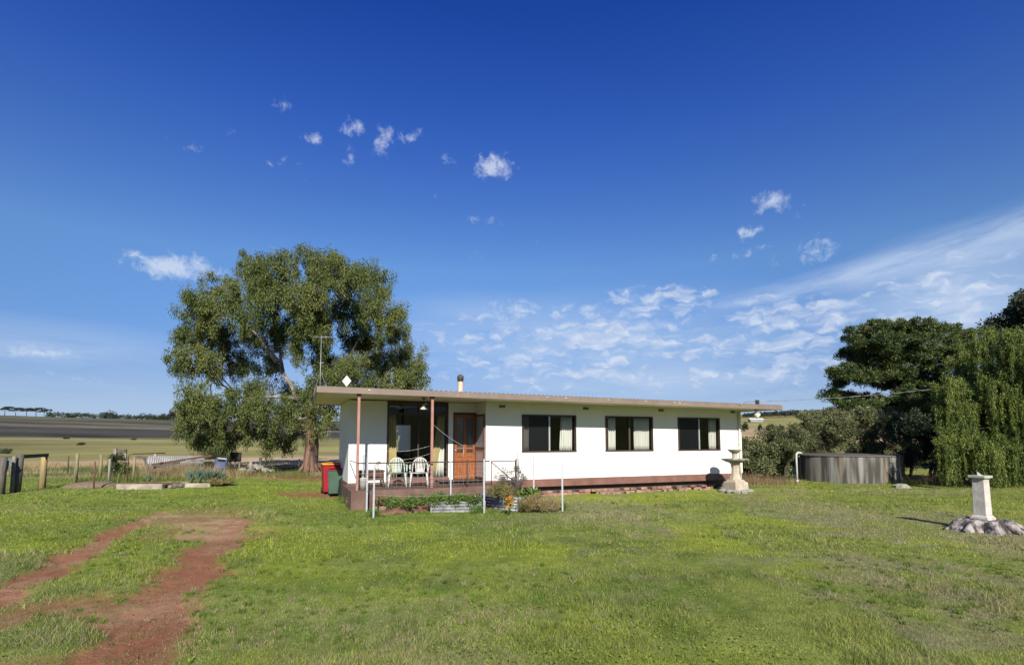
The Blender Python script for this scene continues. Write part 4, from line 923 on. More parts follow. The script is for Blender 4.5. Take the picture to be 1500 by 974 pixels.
# ------------------------------------------------------------------ porch furniture
def make_chair(loc, rz, label, m):
    t = thing('plastic_chair', label, 'chair', loc, rz, 'garden chairs on the porch')
    MB().sheet(lambda u, v: (-.22 + .44 * u, -.22 + .42 * v, .42 + .012 * math.cos(u * 6.28) - .02 * v), 10, 6).build('seat', m, t, solid=.02)
    def arch(u, w=.225, z0=.42, hh=.42): a = math.pi * (1 - u); return Vector((w * math.cos(a), .20 + .09 * math.sin(a), z0 + hh * max(0, math.sin(a)) ** .6))
    fr = MB().tube([arch(i / 24) for i in range(25)], .020, 7)
    b = fr.build('backrest', m, t)
    for k in range(7):
        x = -.15 + k * .05; zt = .42 + .42 * (1 - min(1, (x / .225) ** 2)) ** .3 - .02
        MB().beam((x * .75, .2, .42), (x, .285, zt), .026, .010).build('slat', m, b)
    for sx in (-1, 1):
        MB().tube([(sx * .225, .21, .60), (sx * .27, .1, .64), (sx * .275, -.12, .63), (sx * .265, -.22, .56), (sx * .255, -.24, .40)], [.018, .022, .026, .02, .018], 7).build('armrest', m, t)
        for sy, yy in ((-1, -.22), (1, .20)):
            MB().tube([(sx * .22, yy, .42), (sx * .255, yy + sy * .05, .0)], [.032, .020], 7).build('leg', m, t)
    return t
pc = H2W(-4.07, -.55, .5); make_chair(pc, TH * .3 + R(8), 'pale green tinted plastic garden chair, left one of the porch pair', 'plastic_green_white')
pc = H2W(-3.45, -.75, .5); make_chair(pc, TH * .5 - R(5), 'white plastic garden chair beside the pink post, right one of the porch pair', 'plastic_white')
p = H2W(-4.75, -.35, .5); t = thing('side_table', 'low dark timber table on the porch left of the chairs', 'table', p, TH)
MB().box(-.42, .32, -.25, .25, .46, .50).build('tabletop', 'dark_frame', t, bevel=.005); MB().box(-.40, .30, -.23, .23, .22, .45).build('drawer_box', 'door_dark_wood', t)
for x in (-.38, .28):
    for y in (-.21, .21): MB().box(x - .025, x + .025, y - .025, y + .025, 0, .22).build('leg', 'dark_frame', t)
p = H2W(-4.62, -.40, 1.0); t = thing('flower_pot', 'small pot with a sprig standing on the dark porch table', 'pot', p)
MB().lathe([(0, 0), (.05, 0), (.065, .10), (.055, .10), (.05, .02)], 12).build('pot', 'plastic_white', t)
quads_obj('plant', leafcloud(np.array([[0, 0, .16], [.03, 0, .2]]), np.array([.06, .05]), 40, .05, .02, -.3), 'leaf_mauve', t)
p = H2W(-5.05, -.75, .5); t = tag(MB().lathe([(0, 0), (.11, 0), (.14, .30), (.15, .31), (.13, .31), (.10, .02), (0, .02)], 16).build('bucket', 'plastic_white'), 'white plastic bucket on the porch behind the pink corner post', 'bucket'); t.location = p
# porch wire railing
def railing():
    t = thing('porch_railing', 'dark pipe and wire mesh railing along the porch front edge', 'railing', (.18, 18.2, 0), TH)
    y = -1.28; x0, x1 = -5.27, -1.45
    r = MB(); r.tube([(x0, y, 1.24), (x1, y, 1.24)], .018, 7); r.tube([(x0, y, .56), (x1, y, .56)], .010, 6); r.tube([(-5.27, -1.2, 1.24), (-5.27, .9, 1.24)], .014, 6); r.build('top_rail', 'dark_metal', t)
    for x in (-2.15,): MB().tube([(x, y, .35), (x, y, 1.30)], .026, 7).build('post', 'dark_metal', t)
    m = MB()
    for k in range(int((x1 - x0) / .15) + 1): m.tube([(x0 + k * .15, y, .55), (x0 + k * .15, y, 1.24)], .0035, 4, False)
    for z in (.68, .82, .96, 1.10): m.tube([(x0, y, z), (x1, y, z)], .0035, 4, False)
    m.build('wire_mesh', 'wire', t)
    g = MB(); gx0, gx1 = -1.40, -.62
    for a, b in (((gx0, y, .55), (gx0, y, 1.24)), ((gx1, y, .55), (gx1, y, 1.24)), ((gx0, y, 1.24), (gx1, y, 1.24)), ((gx0, y, .55), (gx1, y, .55)), ((gx0, y, 1.22), (gx1, y, .58))): g.tube([a, b], .014, 6)
    gt = g.build('gate', 'dark_metal', t); m = MB()
    for k in range(6): m.tube([(gx0 + k * .13, y, .55), (gx0 + k * .13, y, 1.24)], .0035, 4, False)
    for z in (.72, .9, 1.08): m.tube([(gx0, y, z), (gx1, y, z)], .0035, 4, False)
    m.build('wire_mesh', 'wire', gt)
    MB().box(-.60, -.52, y - .04, y + .04, .0, 1.30).build('post', 'timber_grey', t)
railing()
cl = MB(); a = H2W(-3.15, -1.14, 2.32); b = atY(679, 653, 15.6); cl.tube(cat(a, b, .05, 8), .0045, 5)
a2 = H2W(-4.9, -.9, 1.62); b2 = H2W(-3.2, -1.14, 1.72); cl.tube(cat(a2, b2, .12, 10), .0035, 4); cl.tube(cat(H2W(-4.2, -.9, 1.30), H2W(-3.2, -1.14, 1.5), .05, 8), .0035, 4); cl.tube([b, Vector((b.x, b.y, 1.25))], .006, 4)
tag(cl.build('clothes_line', 'metal_grey'), 'slack thin wire strung from the pink middle post across the porch', 'wire')

# ------------------------------------------------------------------ wheelie bins
def bin_(name, label, px, pyb, wpx, hgt, body, lid, rz):
    g = gnd(px, pyb); g.y = min(g.y, 19.6); g.x = PX(px, g.y); g.z = 0; w = wpx * g.y / F
    t = thing(name, label, 'wheelie bin', g, rz, 'wheelie bins beside the house')
    b = MB(); d = w * 1.15
    b.box(-w * .40, w * .40, -d * .38, d * .38, .06, hgt * .90, None); 
    for i, v in enumerate(b.v):
        if v[2] > .5: b.v[i] = (v[0] * 1.2, v[1] * 1.22, v[2])
    b.build('bin_body', body, t, bevel=.02); MB().box(-w * .5, w * .5, -d * .49, d * .49, hgt * .88, hgt * .93).build('rim', body, t, bevel=.01)
    l = MB(); l.sheet(lambda u, v: (-w * .52 + w * 1.04 * u, -d * .53 + d * 1.06 * v, hgt * .94 + .05 * math.sin(math.pi * u) ** .5 * math.sin(math.pi * min(v + .15, 1)) ** .5), 10, 8); l.box(-w * .52, w * .52, -d * .53, d * .53, hgt * .92, hgt * .945)
    l.build('lid', lid, t); MB().tube([(-w * .45, d * .56, hgt * .93), (w * .45, d * .56, hgt * .93)], .02, 8).build('handle', lid, t)
    for sx in (-1, 1): MB().tube([(sx * w * .46, d * .38, .1), (sx * w * .38, d * .38, .1)], .1, 14).build('wheel', 'black_rubber', t)
    return t
bin_('wheelie_bin', 'tall red wheelie bin with yellow lid left of the porch', 484, 716, 26, 1.10, 'bin_red', 'bin_yellow', R(25))
t = bin_('wheelie_bin', 'shorter dark green wheelie bin in front of the red one', 491, 719, 22, .93, 'bin_green', 'bin_red', R(18)); t.location = (PX(491, 18.9), 18.9, 0)
o = MB(); o.lathe([(.16, 0), (.19, .15), (.15, .38), (.17, .5), (.06, .62), (0, .64)], 12, wob=.12).build('garbage_bag', 'black_rubber') ; t = bpy.data.objects['garbage_bag']; t.location = (PX(503, 18.7), 18.7, 0); tag(t, 'black plastic sack slumped beside the green bin', 'sack')

# ------------------------------------------------------------------ steel pickets of the vegetable plot
def picket(px, top, bot, Y, label, m='galv_white'):
    x = PX(px, Y); z1 = atY(px, top, Y).z
    o = MB().box(-.022, .022, -.003, .003, -.02, z1).box(-.003, .003, .003, .032, -.02, z1 - .003).build('steel_picket', m)
    o.location = (x, Y, 0); tag(o, label, 'fence picket', 'steel pickets around the vegetable plot')
for a in [(531, 666, 737, 15.6, 'silver steel picket closest to the porch corner post'), (537, 669, 744, 14.6, 'silver steel picket second in from the porch corner'), (547, 680, 757, 13.4, 'front left silver steel picket of the vegetable plot'),
          (660, 660, 722, 15.7, 'silver steel picket in front of the white mullion left of the door'), (709, 672, 748, 14.3, 'front silver steel picket at the right end of the pale bed'), (758, 664, 712, 16.3, 'silver steel picket behind the bare mauve shrub'),
          (782, 667, 716, 15.9, 'silver steel picket under the first long window'), (824, 675, 745, 14.7, 'silver steel picket at the right end of the plot beside the dry shrub')]: picket(*a)
w = MB()
def P_(px, Y, z): return Vector((PX(px, Y), Y, z))
for z in (.55, 1.0):
    w.tube(cat(P_(547, 13.4, z), P_(537, 14.6, z), .02, 4), .0035, 4); w.tube(cat(P_(537, 14.6, z), P_(531, 15.6, z), .02, 4), .0035, 4)
    w.tube(cat(P_(547, 13.4, z), P_(709, 14.3, z), .07, 8), .0035, 4)
tag(w.build('plot_wire', 'wire'), 'thin slack fence wires strung between the silver pickets', 'wire')

# ------------------------------------------------------------------ raised beds
def bed(name, label, cx, cy, rz, w, d, hgt, mside, mfront):
    t = thing(name, label, 'garden bed', (cx, cy, 0), rz, 'raised vegetable beds')
    def corr(x0, y0, x1, y1, m):
        Lx = Vector((x1 - x0, y1 - y0, 0)); nn = Vector((Lx.y, -Lx.x, 0)).normalized()
        MB().sheet(lambda u, v: (x0 + (x1 - x0) * u + nn.x * .014 * math.sin(v * hgt / .075 * 6.28), y0 + (y1 - y0) * u + nn.y * .014 * math.sin(v * hgt / .075 * 6.28), -.02 + (hgt + .02) * v), 1, 28).build('side_panel', m, t, solid=.004)
    corr(-w / 2, d / 2, -w / 2, -d / 2, mside); corr(-w / 2, -d / 2, w / 2, -d / 2, mfront); corr(w / 2, -d / 2, w / 2, d / 2, mside); corr(w / 2, d / 2, -w / 2, d / 2, mside)
    for sx in (-1, 1):
        for sy in (-1, 1): MB().box(sx * w / 2 - .02, sx * w / 2 + .02, sy * d / 2 - .02, sy * d / 2 + .02, -.02, hgt + .01).build('corner_post', mside, t)
    MB().sheet(lambda u, v: (-w / 2 + .02 + (w - .04) * u, -d / 2 + .02 + (d - .04) * v, hgt - .06 + .03 * vn_(u * 5 + cx, v * 5)), 16, 10).build('soil', 'soil', t)
    return t
def vn_(a, b): return float(vnoise(np.array([a + 20.]), np.array([b + 20.]))[0])
b1 = gnd(668, 750); bed('raised_bed', 'pale fronted corrugated raised bed full of green herbs before the porch', b1.x + .0, b1.y + .55, TH * .25, 1.40, 1.0, .27, 'bed_metal', 'bed_front')
b2 = gnd(737, 745); bed('raised_bed', 'grey corrugated raised bed with shrubs in front of the gate', b2.x + .1, b2.y + .2, -R(38), 1.35, .7, .36, 'bed_metal', 'bed_metal')
# logs edging the old plot
t = thing('plot_edging', 'low reddish timber edging of the soil plot below the porch', 'edging', (b1.x - 1.3, b1.y + 1.2, 0), TH)
MB().beam((-1.2, -.5, .05), (.6, -.45, .05), .12, .12).build('front_log', 'soil_pale', t, bevel=.02); MB().beam((-1.2, .5, .07), (1.4, .5, .07), .12, .12).build('back_log', 'soil_pale', t, bevel=.02)
# planting
sb_ = MB().sheet(lambda u, v: tuple(H2W(-4.75 + 3.9 * u + .25 * math.sin(v * 5), -1.33 - (.95 + .25 * math.sin(u * 9)) * v, (.30 - .26 * v) * (1 - .5 * u) * min(1, u * 8) + .09 * (vn_(u * 14, v * 5) - .5) - .05 * (v > .95))), 50, 16)
tag(sb_.build('soil_bank', 'soil'), 'brown soil bank sloping down from the porch edge', 'soil', kind='stuff')
def shrub(name, label, cat_, px, py, Y, w, hgt, leaf, n=26, per=60, lf=.06, lw=.02, droop=-.3, z0=0.0, stems=5, group=None, cr=.10):
    x = PX(px, Y); t = thing(name, label, cat_, (x, Y, z0), group=group)
    a = rng.random(n) * 6.28; r = w / 2 * rng.random(n) ** .5; C = np.stack([np.cos(a) * r, np.sin(a) * r * .8, hgt * (.25 + .7 * rng.random(n) * (1 - (r / (w / 2)) ** 2 * .5))], 1)
    quads_obj('foliage', leafcloud(C, np.full(n, cr) * rng.uniform(.6, 1.3, n), per, lf, lw, droop), leaf, t)
    mb = MB()
    for c in C[:max(stems, 3)]: limb(mb, (c[0] * .2, c[1] * .2, 0), tuple(c), .012, .004, .08, 4, 4)
    mb.build('stem', 'bark_dark', t); return t
for k, (px, Y, w_, h_) in enumerate([(590, 15.0, .6, .25), (575, 14.6, .45, .25), (562, 14.9, .5, .3), (612, 14.9, .5, .3), (600, 14.3, .5, .25)]):
    shrub('leafy_weed', ('low leafy weed in the soil plot below the left chair', 'small green weed left in the soil plot', 'green weed near the plot corner pickets', 'green weed in the soil plot near the pink post', 'front green weed in the soil plot left of the pale bed')[k], 'plant', px, 0, Y, w_, h_, 'leaf_shrub' if k in (0, 2) else 'leaf_garden', 16, 44, .06, .022, z0=.10)
for k, (px, Y) in enumerate([(632, 14.15), (646, 14.5), (662, 14.2), (677, 14.5), (694, 14.2)]):
    shrub('herb_plant', ('left end', 'second from left', 'middle', 'second from right', 'right end')[k] + ' leafy herb growing in the pale raised bed', 'plant', px, 0, Y + .3, .36, .24, 'leaf_garden', 16, 46, .06, .024, z0=.2, group='herbs in the pale raised bed')
shrub('shrub', 'bare mauve grey shrub against the white wall beside the gate', 'shrub', 747, 0, 15.7, .85, 1.30, 'leaf_mauve', 60, 50, .055, .018, stems=36, cr=.10)
shrub('shrub', 'yellow green bushy shrub in the grey raised bed', 'shrub', 735, 0, 14.75, .8, .42, 'leaf_shrub', 46, 70, .05, .016, z0=.30)
shrub('squash_plant', 'dark broad leaved vegetable plant right of the orange flowers', 'plant', 768, 0, 15.0, .8, .45, 'leaf_garden', 20, 22, .13, .09, z0=.1)
shrub('dry_shrub', 'dry brownish shrub at the right end of the vegetable plot', 'shrub', 792, 0, 14.5, 1.05, .42, 'leaf_dry', 60, 90, .07, .009, -.7)
shrub('dry_shrub', 'small yellowing plant between the orange flowers and the dry shrub', 'shrub', 775, 0, 14.4, .5, .38, 'leaf_shrub', 20, 60, .06, .014, -.5)
t = thing('flower_plant', 'bright orange flower spike in front of the grey raised bed', 'flowers', (PX(746, 14.0), 14.0, 0)); fc = np.stack([rng.normal(0, .075, 22), rng.normal(0, .06, 22), rng.uniform(.16, .46, 22)], 1); fc[:, 0] *= (1.3 - fc[:, 2] * 1.5)
quads_obj('blossom', leafcloud(fc, np.full(22, .028), 14, .035, .025, 0), 'ochre', t); quads_obj('leaves', leafcloud(fc + np.array([0, .02, -.06]), np.full(22, .05), 10, .06, .025, 0), 'leaf_garden', t); MB().tube([(0, 0, 0), (0, 0, .4)], .008, 5).tube([(0, 0, 0), (.05, 0, .4)], .008, 5).build('stem', 'bark_dark', t)

for k, (px, Y, w_, h_, lf) in enumerate([(518, 15.7, .5, .22, 'leaf_dry'), (527, 15.3, .4, .2, 'leaf_shrub'), (505, 16.6, .4, .16, 'leaf_garden'), (700, 14.3, .4, .12, 'leaf_garden'), (826, 14.9, .35, .14, 'leaf_garden'), (548, 13.6, .3, .12, 'leaf_garden')]):
    shrub('rough_grass_clump', ('dry grass clump at the front left corner of the porch slab', 'yellowing weed clump beside the silver pickets at the porch corner', 'green weed clump at the left side of the porch slab', 'green grass clump at the foot of the picket by the pale bed', 'green grass clump around the rightmost silver picket', 'green grass clump around the front left silver picket')[k], 'weeds', px, 0, Y, w_, h_, lf, 14, 50, .08, .009, -1.2, stems=3)
for k, (px, Y) in enumerate([(513, 16.3), (521, 16.0), (507, 16.9)]):
    o = MB().lathe([(0, -.04), (.11, -.02), (.12, .07), (.06, .12), (0, .13)], 7, (0, 0, 0), False, wob=.25).build('rubble_stone', 'loose_brick'); o.location = (PX(px, Y), Y, 0); tag(o, ('orange brown stone against the middle of the porch slab end, between two others', 'orange brown stone nearest the silver pickets at the porch corner', 'orange brown stone closest to the black sack by the bins')[k], 'stone', 'stones at the porch corner')
# ------------------------------------------------------------------ fountain
g = Vector((PX(1078, 20.0), 20.0, 0)); t = thing('garden_fountain', 'two tiered cream stone fountain at the right end of the house', 'fountain', g, TH)
MB().box(-.31, .31, -.31, .31, .06, .36, taper=.94).box(-.25, .25, -.25, .25, .36, .44, taper=.8).build('pedestal', 'stone_cream', t, bevel=.015)
MB().lathe([(.22, .44), (.18, .55), (.145, .70), (.14, .85), (.17, 1.0), (.2, 1.04)], 8, smooth=False, rot=.39).build('lower_column', 'stone_cream', t)
MB().lathe([(.10, 1.02), (.30, 1.07), (.46, 1.15), (.48, 1.18), (.45, 1.19), (.25, 1.12), (0, 1.10)], 30).build('lower_bowl', 'stone_grey', t)
MB().lathe([(.14, 1.12), (.10, 1.2), (.085, 1.3), (.11, 1.38)], 12).build('upper_column', 'stone_cream', t)
MB().lathe([(.05, 1.36), (.15, 1.42), (.24, 1.50), (.25, 1.53), (.22, 1.53), (.1, 1.45), (0, 1.44)], 26).build('upper_bowl', 'stone_grey', t)
rk = MB()
for k in range(11):
    a = k * .57; rk.lathe([(.0, -.03), (.13, -.02), (.15, .05), (.08, .10), (0, .11)], 7, (math.cos(a) * .46, math.sin(a) * .42, 0), False, wob=.25)
rk.build('base_stones', 'stone_grey', t)

# ------------------------------------------------------------------ sundial on a stump
Y = 11.6; X = PX(1441, Y)
st = thing('tree_stump', 'weathered grey tree stump with spreading roots under the sundial', 'stump', (X + .05, Y, 0))
rs = []; seg = 40; r3 = random.Random(9); an = [r3.uniform(.75, 1.25) for _ in range(seg)]; an = [(an[i] + an[i - 1]) / 2 for i in range(seg)]
m = MB(); prof = [(.62, -.04), (.54, .05), (.46, .13), (.40, .20), (.36, .225), (.0, .23)]; vs = []
for j, (r, z) in enumerate(prof):
    for k in range(seg): a = 6.283 * k / seg; q = r * (1 + (an[k] - 1) * (1.5 if j < 2 else 1.0)) * (1 + .07 * (k % 2)); vs.append((q * math.cos(a), q * math.sin(a), z + (r3.uniform(-.015, .015) if 0 < j < 5 else 0)))
m.add(vs, [(i * seg + k, i * seg + (k + 1) % seg, (i + 1) * seg + (k + 1) % seg, (i + 1) * seg + k) for i in range(len(prof) - 1) for k in range(seg)])
m.build('stump_wood', 'stump', st)
rt = MB()
for a, l in ((3.0, .78), (3.5, .7), (4.3, .62), (5.1, .6), (5.9, .75), (.3, .7), (2.4, .6)): rt.tube([(math.cos(a) * .30, math.sin(a) * .30, .15), (math.cos(a) * .5, math.sin(a) * .5, .10), (math.cos(a) * l, math.sin(a) * l, .0)], [.10, .085, .04], 7, wob=.12)
rt.build('root', 'stump', st)
sdl = thing('sundial', 'white square stone sundial pedestal standing on the grey stump', 'sundial', (X + .0, Y, .225), R(25))
MB().box(-.16, .16, -.16, .16, 0, .05).box(-.155, .155, -.155, .155, .05, .10, taper=.78).build('base', 'sundial_white', sdl, bevel=.01)
MB().box(-.118, .118, -.118, .118, .10, .84, taper=.90).build('shaft', 'sundial_white', sdl, bevel=.008)
MB().box(-.118, .118, -.118, .118, .835, .86, taper=1.15).box(-.155, .155, -.155, .155, .86, .915).build('cap', 'sundial_cap', sdl, bevel=.012)
MB().add([(-.10, -.004, .91), (.09, -.004, .91), (-.12, -.004, 1.0), (-.10, .004, .91), (.09, .004, .91), (-.12, .004, 1.0)], [(0, 1, 2), (3, 5, 4), (0, 3, 4, 1), (1, 4, 5, 2), (2, 5, 3, 0)]).build('gnomon', 'sundial_cap', sdl)

# ------------------------------------------------------------------ water tank
Yc = 25.6; Xc = PX(1242, Yc); rad = 2.18
t = thing('water_tank', 'round low stained concrete water tank in front of the olives', 'tank', (Xc, Yc, 0)); zt = 1.15
MB().lathe([(rad, -.1), (rad, zt)], 72).build('tank_wall', 'concrete_tank', t)
MB().lathe([(rad + .03, zt - .01), (rad + .04, zt + .03), (rad - .1, zt + .05), (.3, zt + .09), (0, zt + .09)], 72).build('tank_lid', 'post_dark', t)
x = PX(1168, 23.8); tg = thing('standpipe', 'white bent pvc pipe rising beside the left edge of the tank', 'pipe', (x, 23.8, 0))
MB().tube([(0, 0, -.05), (0, 0, 1.20), (.03, .02, 1.27), (.10, .05, 1.31), (.28, .15, 1.31), (.33, .17, 1.26)], .042, 10).build('pipe', 'pvc_white', tg); MB().tube([(0, 0, .05), (0, 0, .14)], .062, 10).build('collar', 'pvc_white', tg)
sg = gnd(1320, 714); tag(MB().lathe([(0, -.05), (.28, -.02), (.3, .08), (.15, .15), (0, .16)], 9, tuple(sg), False, wob=.2).build('field_stone', 'stone_grey'), 'pale flat stone on the grass at the right foot of the tank', 'stone')
# far shed on the right
X = PX(1108, 430); zsh = GH(X, 430); t = thing('farm_shed', 'low distant farm shed with white roof seen under the eave', 'shed', (X, 430, zsh))
t.scale = (.55, .55, .55); MB().box(-9, 9, -4, 4, 0, 3.2).build('wall', 'shed_wall', t); MB().add([(-10, -5, 3.2), (10, -5, 3.2), (10, 0, 5.2), (-10, 0, 5.2), (-10, 5, 3.2), (10, 5, 3.2)], [(0, 1, 2, 3), (3, 2, 5, 4), (0, 3, 4), (1, 5, 2)]).build('roof', 'shed_white', t)

# ------------------------------------------------------------------ yard fence and clutter on the left
def post_mb(mb, px, top, bot, r, Y=None, lean=0.0, seg=9):
    g = gnd(px, bot); Y = Y or g.y; x = PX(px, Y); z = atY(px, top, Y).z; mb.tube([(x, Y, -.1), (x + lean * .5, Y, z * .5), (x + lean, Y, z)], [r * 1.05, r, r * .96], seg, wob=.04); return Vector((x, Y, 0)), z
def post(name, label, px, top, bot, r, m, lean=0.0, Y=None, group='posts along the yard fence'):
    mb = MB(); b, z = post_mb(mb, px, top, bot, r, Y, lean); mb.v = [(v[0] - b.x, v[1] - b.y, v[2]) for v in mb.v]; o = mb.build(name, m); o.location = b; tag(o, label, 'fence post', group); return b, z
t = thing('rail_fence', 'dark timber rail fence at the left edge of the lawn', 'fence', gnd(23, 721))
def fpart(name, fn, m):
    mb = MB(); fn(mb); mb.build(name, m, t, world=True)
fpart('post', lambda mb: post_mb(mb, 1, 669, 724, .11), 'post_dark'); fpart('post', lambda mb: post_mb(mb, 24, 665, 721, .11, lean=.06), 'post_dark')
fpart('post', lambda mb: post_mb(mb, 17, 668, 722, .06), 'timber_grey'); fpart('post', lambda mb: post_mb(mb, 62, 666, 714, .11), 'post_yellow')
pa, pb, pc_ = gnd(1, 724), gnd(25, 721), gnd(66, 714)
fpart('rail', lambda mb: mb.beam(pb + Vector((0, 0, 1.27)), pc_ + Vector((.0, 0, 1.27)), .10, .13), 'post_dark')
fpart('rail', lambda mb: mb.beam(pa + Vector((-1.5, -1, 1.17)), pb + Vector((0, 0, 1.28)), .06, .08), 'post_dark'); fpart('rail', lambda mb: mb.beam(pa + Vector((-1.5, -1, .06)), pb + Vector((0, 0, .10)), .06, .06), 'post_dark')
q = gnd(14, 722); rp = MB()
for k in range(14): a = rng.uniform(-.07, .07, 3); rp.tube([q + Vector((.20 + a[0], -.32, 1.15)), q + Vector((.12 + a[1], -.35, .85)), q + Vector((.03 + a[2], -.35, .50 - k * .012))], .014, 4)
o = rp.build('blue_rope', 'rope_blue'); tag(o, 'bundle of frayed blue rope hanging on the dark fence post', 'rope')
PS = [('timber_post', 'squared lichen covered post right of the rail fence', 110, 664, 707, .075, 'post_lichen', .03), ('timber_post', 'yellowish round post beside the soil mound', 146, 666, 703, .075, 'post_lichen', 0),
      ('steel_picket', 'thin dark steel picket standing left of the lichened post', 99, 667, 694, .03, 'dark_metal', 0), ('steel_picket', 'rusty steel picket rising from the soil mound', 137, 676, 715, .03, 'rust_metal', 0), ('timber_post', 'thin grey post left of the vine', 159, 672, 708, .045, 'timber_grey', 0),
      ('timber_post', 'grey post right of the vine carrying the bent pipe', 195, 668, 704, .05, 'post_lichen', .02), ('timber_post', 'grey post in front of the leaning iron sheets', 226, 664, 698, .075, 'timber_grey', 0), ('timber_post', 'dark short post where the long rail ends', 286, 667, 692, .07, 'post_dark', -.02),
      ('timber_post', 'pale grey post left of the black panel', 327, 664, 690, .09, 'timber_grey', 0), ('timber_post', 'short grey stub post by the stone heap', 367, 676, 694, .085, 'timber_grey', 0), ('timber_post', 'dark stub post right of the stone heap', 381, 670, 692, .08, 'post_dark', 0),
      ('steel_picket', 'thin steel picket left of the gum trunk near the stubs', 389, 670, 691, .03, 'dark_metal', 0), ('steel_picket', 'thin steel picket touching the gum trunk', 438, 672, 691, .03, 'dark_metal', 0)]
for nm, lab, px, tp, bt, r, mm, ln in PS: post(nm, lab, px, tp, bt, r, mm, ln)
# fence wires
w = MB(); run = [gnd(66, 713), gnd(110, 707), gnd(146, 703), gnd(168, 702), gnd(226, 698), gnd(286, 692), gnd(327, 690), gnd(367, 694), gnd(438, 691)]
for z in (.35, .7, 1.05):
    for a, b in zip(run[:3], run[1:4]): w.tube(cat(a + Vector((0, 0, z)), b + Vector((0, 0, z)), .03, 5), .004, 4)
    for a, b in zip(run[3:-1], run[4:]): w.tube(cat(a + Vector((0, 0, z)), b + Vector((0, 0, z)), .03, 5), .004, 4) if z < 1 else None
tag(w.build('fence_wire', 'wire'), 'thin slack wires strung along the old yard posts', 'wire')
# vine covered gate
g = gnd(170, 703); t = thing('vine_trellis', 'broken timber gateway smothered by a dark green vine', 'trellis', g)
MB().beam((-.1, 0, -.05), (-.1, 0, 1.45), .14).build('post', 'timber_grey', t); MB().beam((-.1, -.02, 1.32), (.45, -.05, 1.36), .08, .14).build('beam', 'post_dark', t); MB().beam((.1, 0, 1.3), (.42, 0, .9), .06, .1).build('brace', 'post_dark', t); MB().beam((.38, 0, .6), (.38, 0, 1.4), .06).build('post', 'timber_grey', t)
C = np.stack([rng.normal(.1, .22, 60), rng.normal(0, .15, 60), rng.uniform(.05, 1.15, 60)], 1); quads_obj('vine', leafcloud(C, np.full(60, .12), 60, .06, .04, .2), 'leaf_dark', t)
quads_obj('vine', leafcloud(C[:25] + np.array([-.05, -.1, 0]), np.full(25, .12), 50, .06, .04, .2), 'leaf_garden', t)
# bent pipe gate
g = gnd(205, 700); t = tag(MB().tube([P_(186, 23.5, .0) , P_(186, 23.5, 1.15), P_(188, 23.5, 1.24), P_(192, 23.5, 1.27), P_(240, 25.5, 1.25)], .022, 7).build('pipe_gate', 'rust_metal'), 'rusty bent pipe gate frame between the vine and the iron sheets', 'gate')
# corrugated sheets and beams leaning
def lean_sheet(): 
    a, b = P_(213, 27.5, 0), P_(300, 30.0, 0)
    def P(u, v): return (a.x + (b.x - a.x) * u + .0, a.y + (b.y - a.y) * u + .02 * math.sin(u * 28 * 6.28) + .15 * v, .35 + .55 * v + .15 * (1 - u) * v + u * .1)
    return MB().sheet(P, 28 * 8, 1)
o = lean_sheet().build('corrugated_iron', 'corrugated', solid=.004); tag(o, 'pale corrugated iron sheets propped behind the dry grass', 'iron sheet')
t = thing('timber_pile', 'long grey and reddish rails leaning against the yard posts', 'timber', P_(255, 26.0, 0))
for nm, a, b, mm in (('rail', P_(222, 25.3, .72), P_(308, 27.3, 1.08), 'rust_metal'), ('rail', P_(224, 25.2, .60), P_(262, 26.0, .80), 'post_dark'), ('rail', P_(272, 26.3, .88), P_(312, 27.4, .84), 'timber_grey'), ('rail', P_(196, 25, 1.10), P_(212, 25.2, 1.04), 'post_dark'), ('rail', P_(209, 25.2, 1.05), P_(216, 25.3, .6), 'post_dark')):
    m = MB().beam(a, b, .10, .10); m.build(nm, mm, t, world=True)
# black panel on legs
g = gnd(344, 692); t = thing('propped_panel', 'black sheet panel propped on grey legs by the fence', 'panel', g)
MB().box(-.32, .32, -.04, .04, .62, 1.15).build('panel', 'black_rubber', t)
for x in (-.28, .0, .25): MB().beam((x, 0, 0), (x, 0, .62), .07).build('leg', 'timber_grey', t)
# blue folding chair frame
g = gnd(318, 696); t = thing('folding_chair', 'old blue folding chair standing behind the agaves', 'chair', g)
for a, b in (((-.28, 0, .0), (-.05, .1, .95)), ((.28, 0, 0), (.42, .1, .85))): MB().beam(a, b, .06).build('leg', 'chair_blue', t)
MB().beam((-.12, .05, .55), (.38, .05, .52), .10, .35).build('seat', 'chair_blue', t); MB().beam((-.05, .1, .9), (.42, .1, .85), .05, .08).build('backrest', 'metal_grey', t)
shrub('shrub', 'dense dark bush hanging over the fence left of the black panel', 'shrub', 318, 0, 30.0, 1.3, 1.4, 'leaf_dark', 60, 60, .09, .04, cr=.2)
# stone heap
g = gnd(372, 692); m = MB()
for k in range(26): x, y = rnd.uniform(-.8, .8), rnd.uniform(-.4, .4); m.lathe([(0, -.1), (.16, -.05), (.18, .05), (.09, .13), (0, .14)], 7, (g.x + x, g.y + y, .08 + .38 * max(0, 1 - abs(x) / .8) * rnd.random()), False, wob=.25)
tag(m.build('stone_heap', 'stone_grey'), 'heap of grey field stones between the stub posts', 'stones')
g = gnd(355, 688); m = MB().lathe([(1.2, -.05), (.9, .12), (.4, .22), (0, .25)], 14, (gnd(405, 688).x, gnd(405, 688).y + 1.5, 0), wob=.1, sx=2.0); tag(m.build('sand_heap', 'soil_pale'), 'low pale sand heap beyond the pickets left of the gum trunk', 'sand heap')
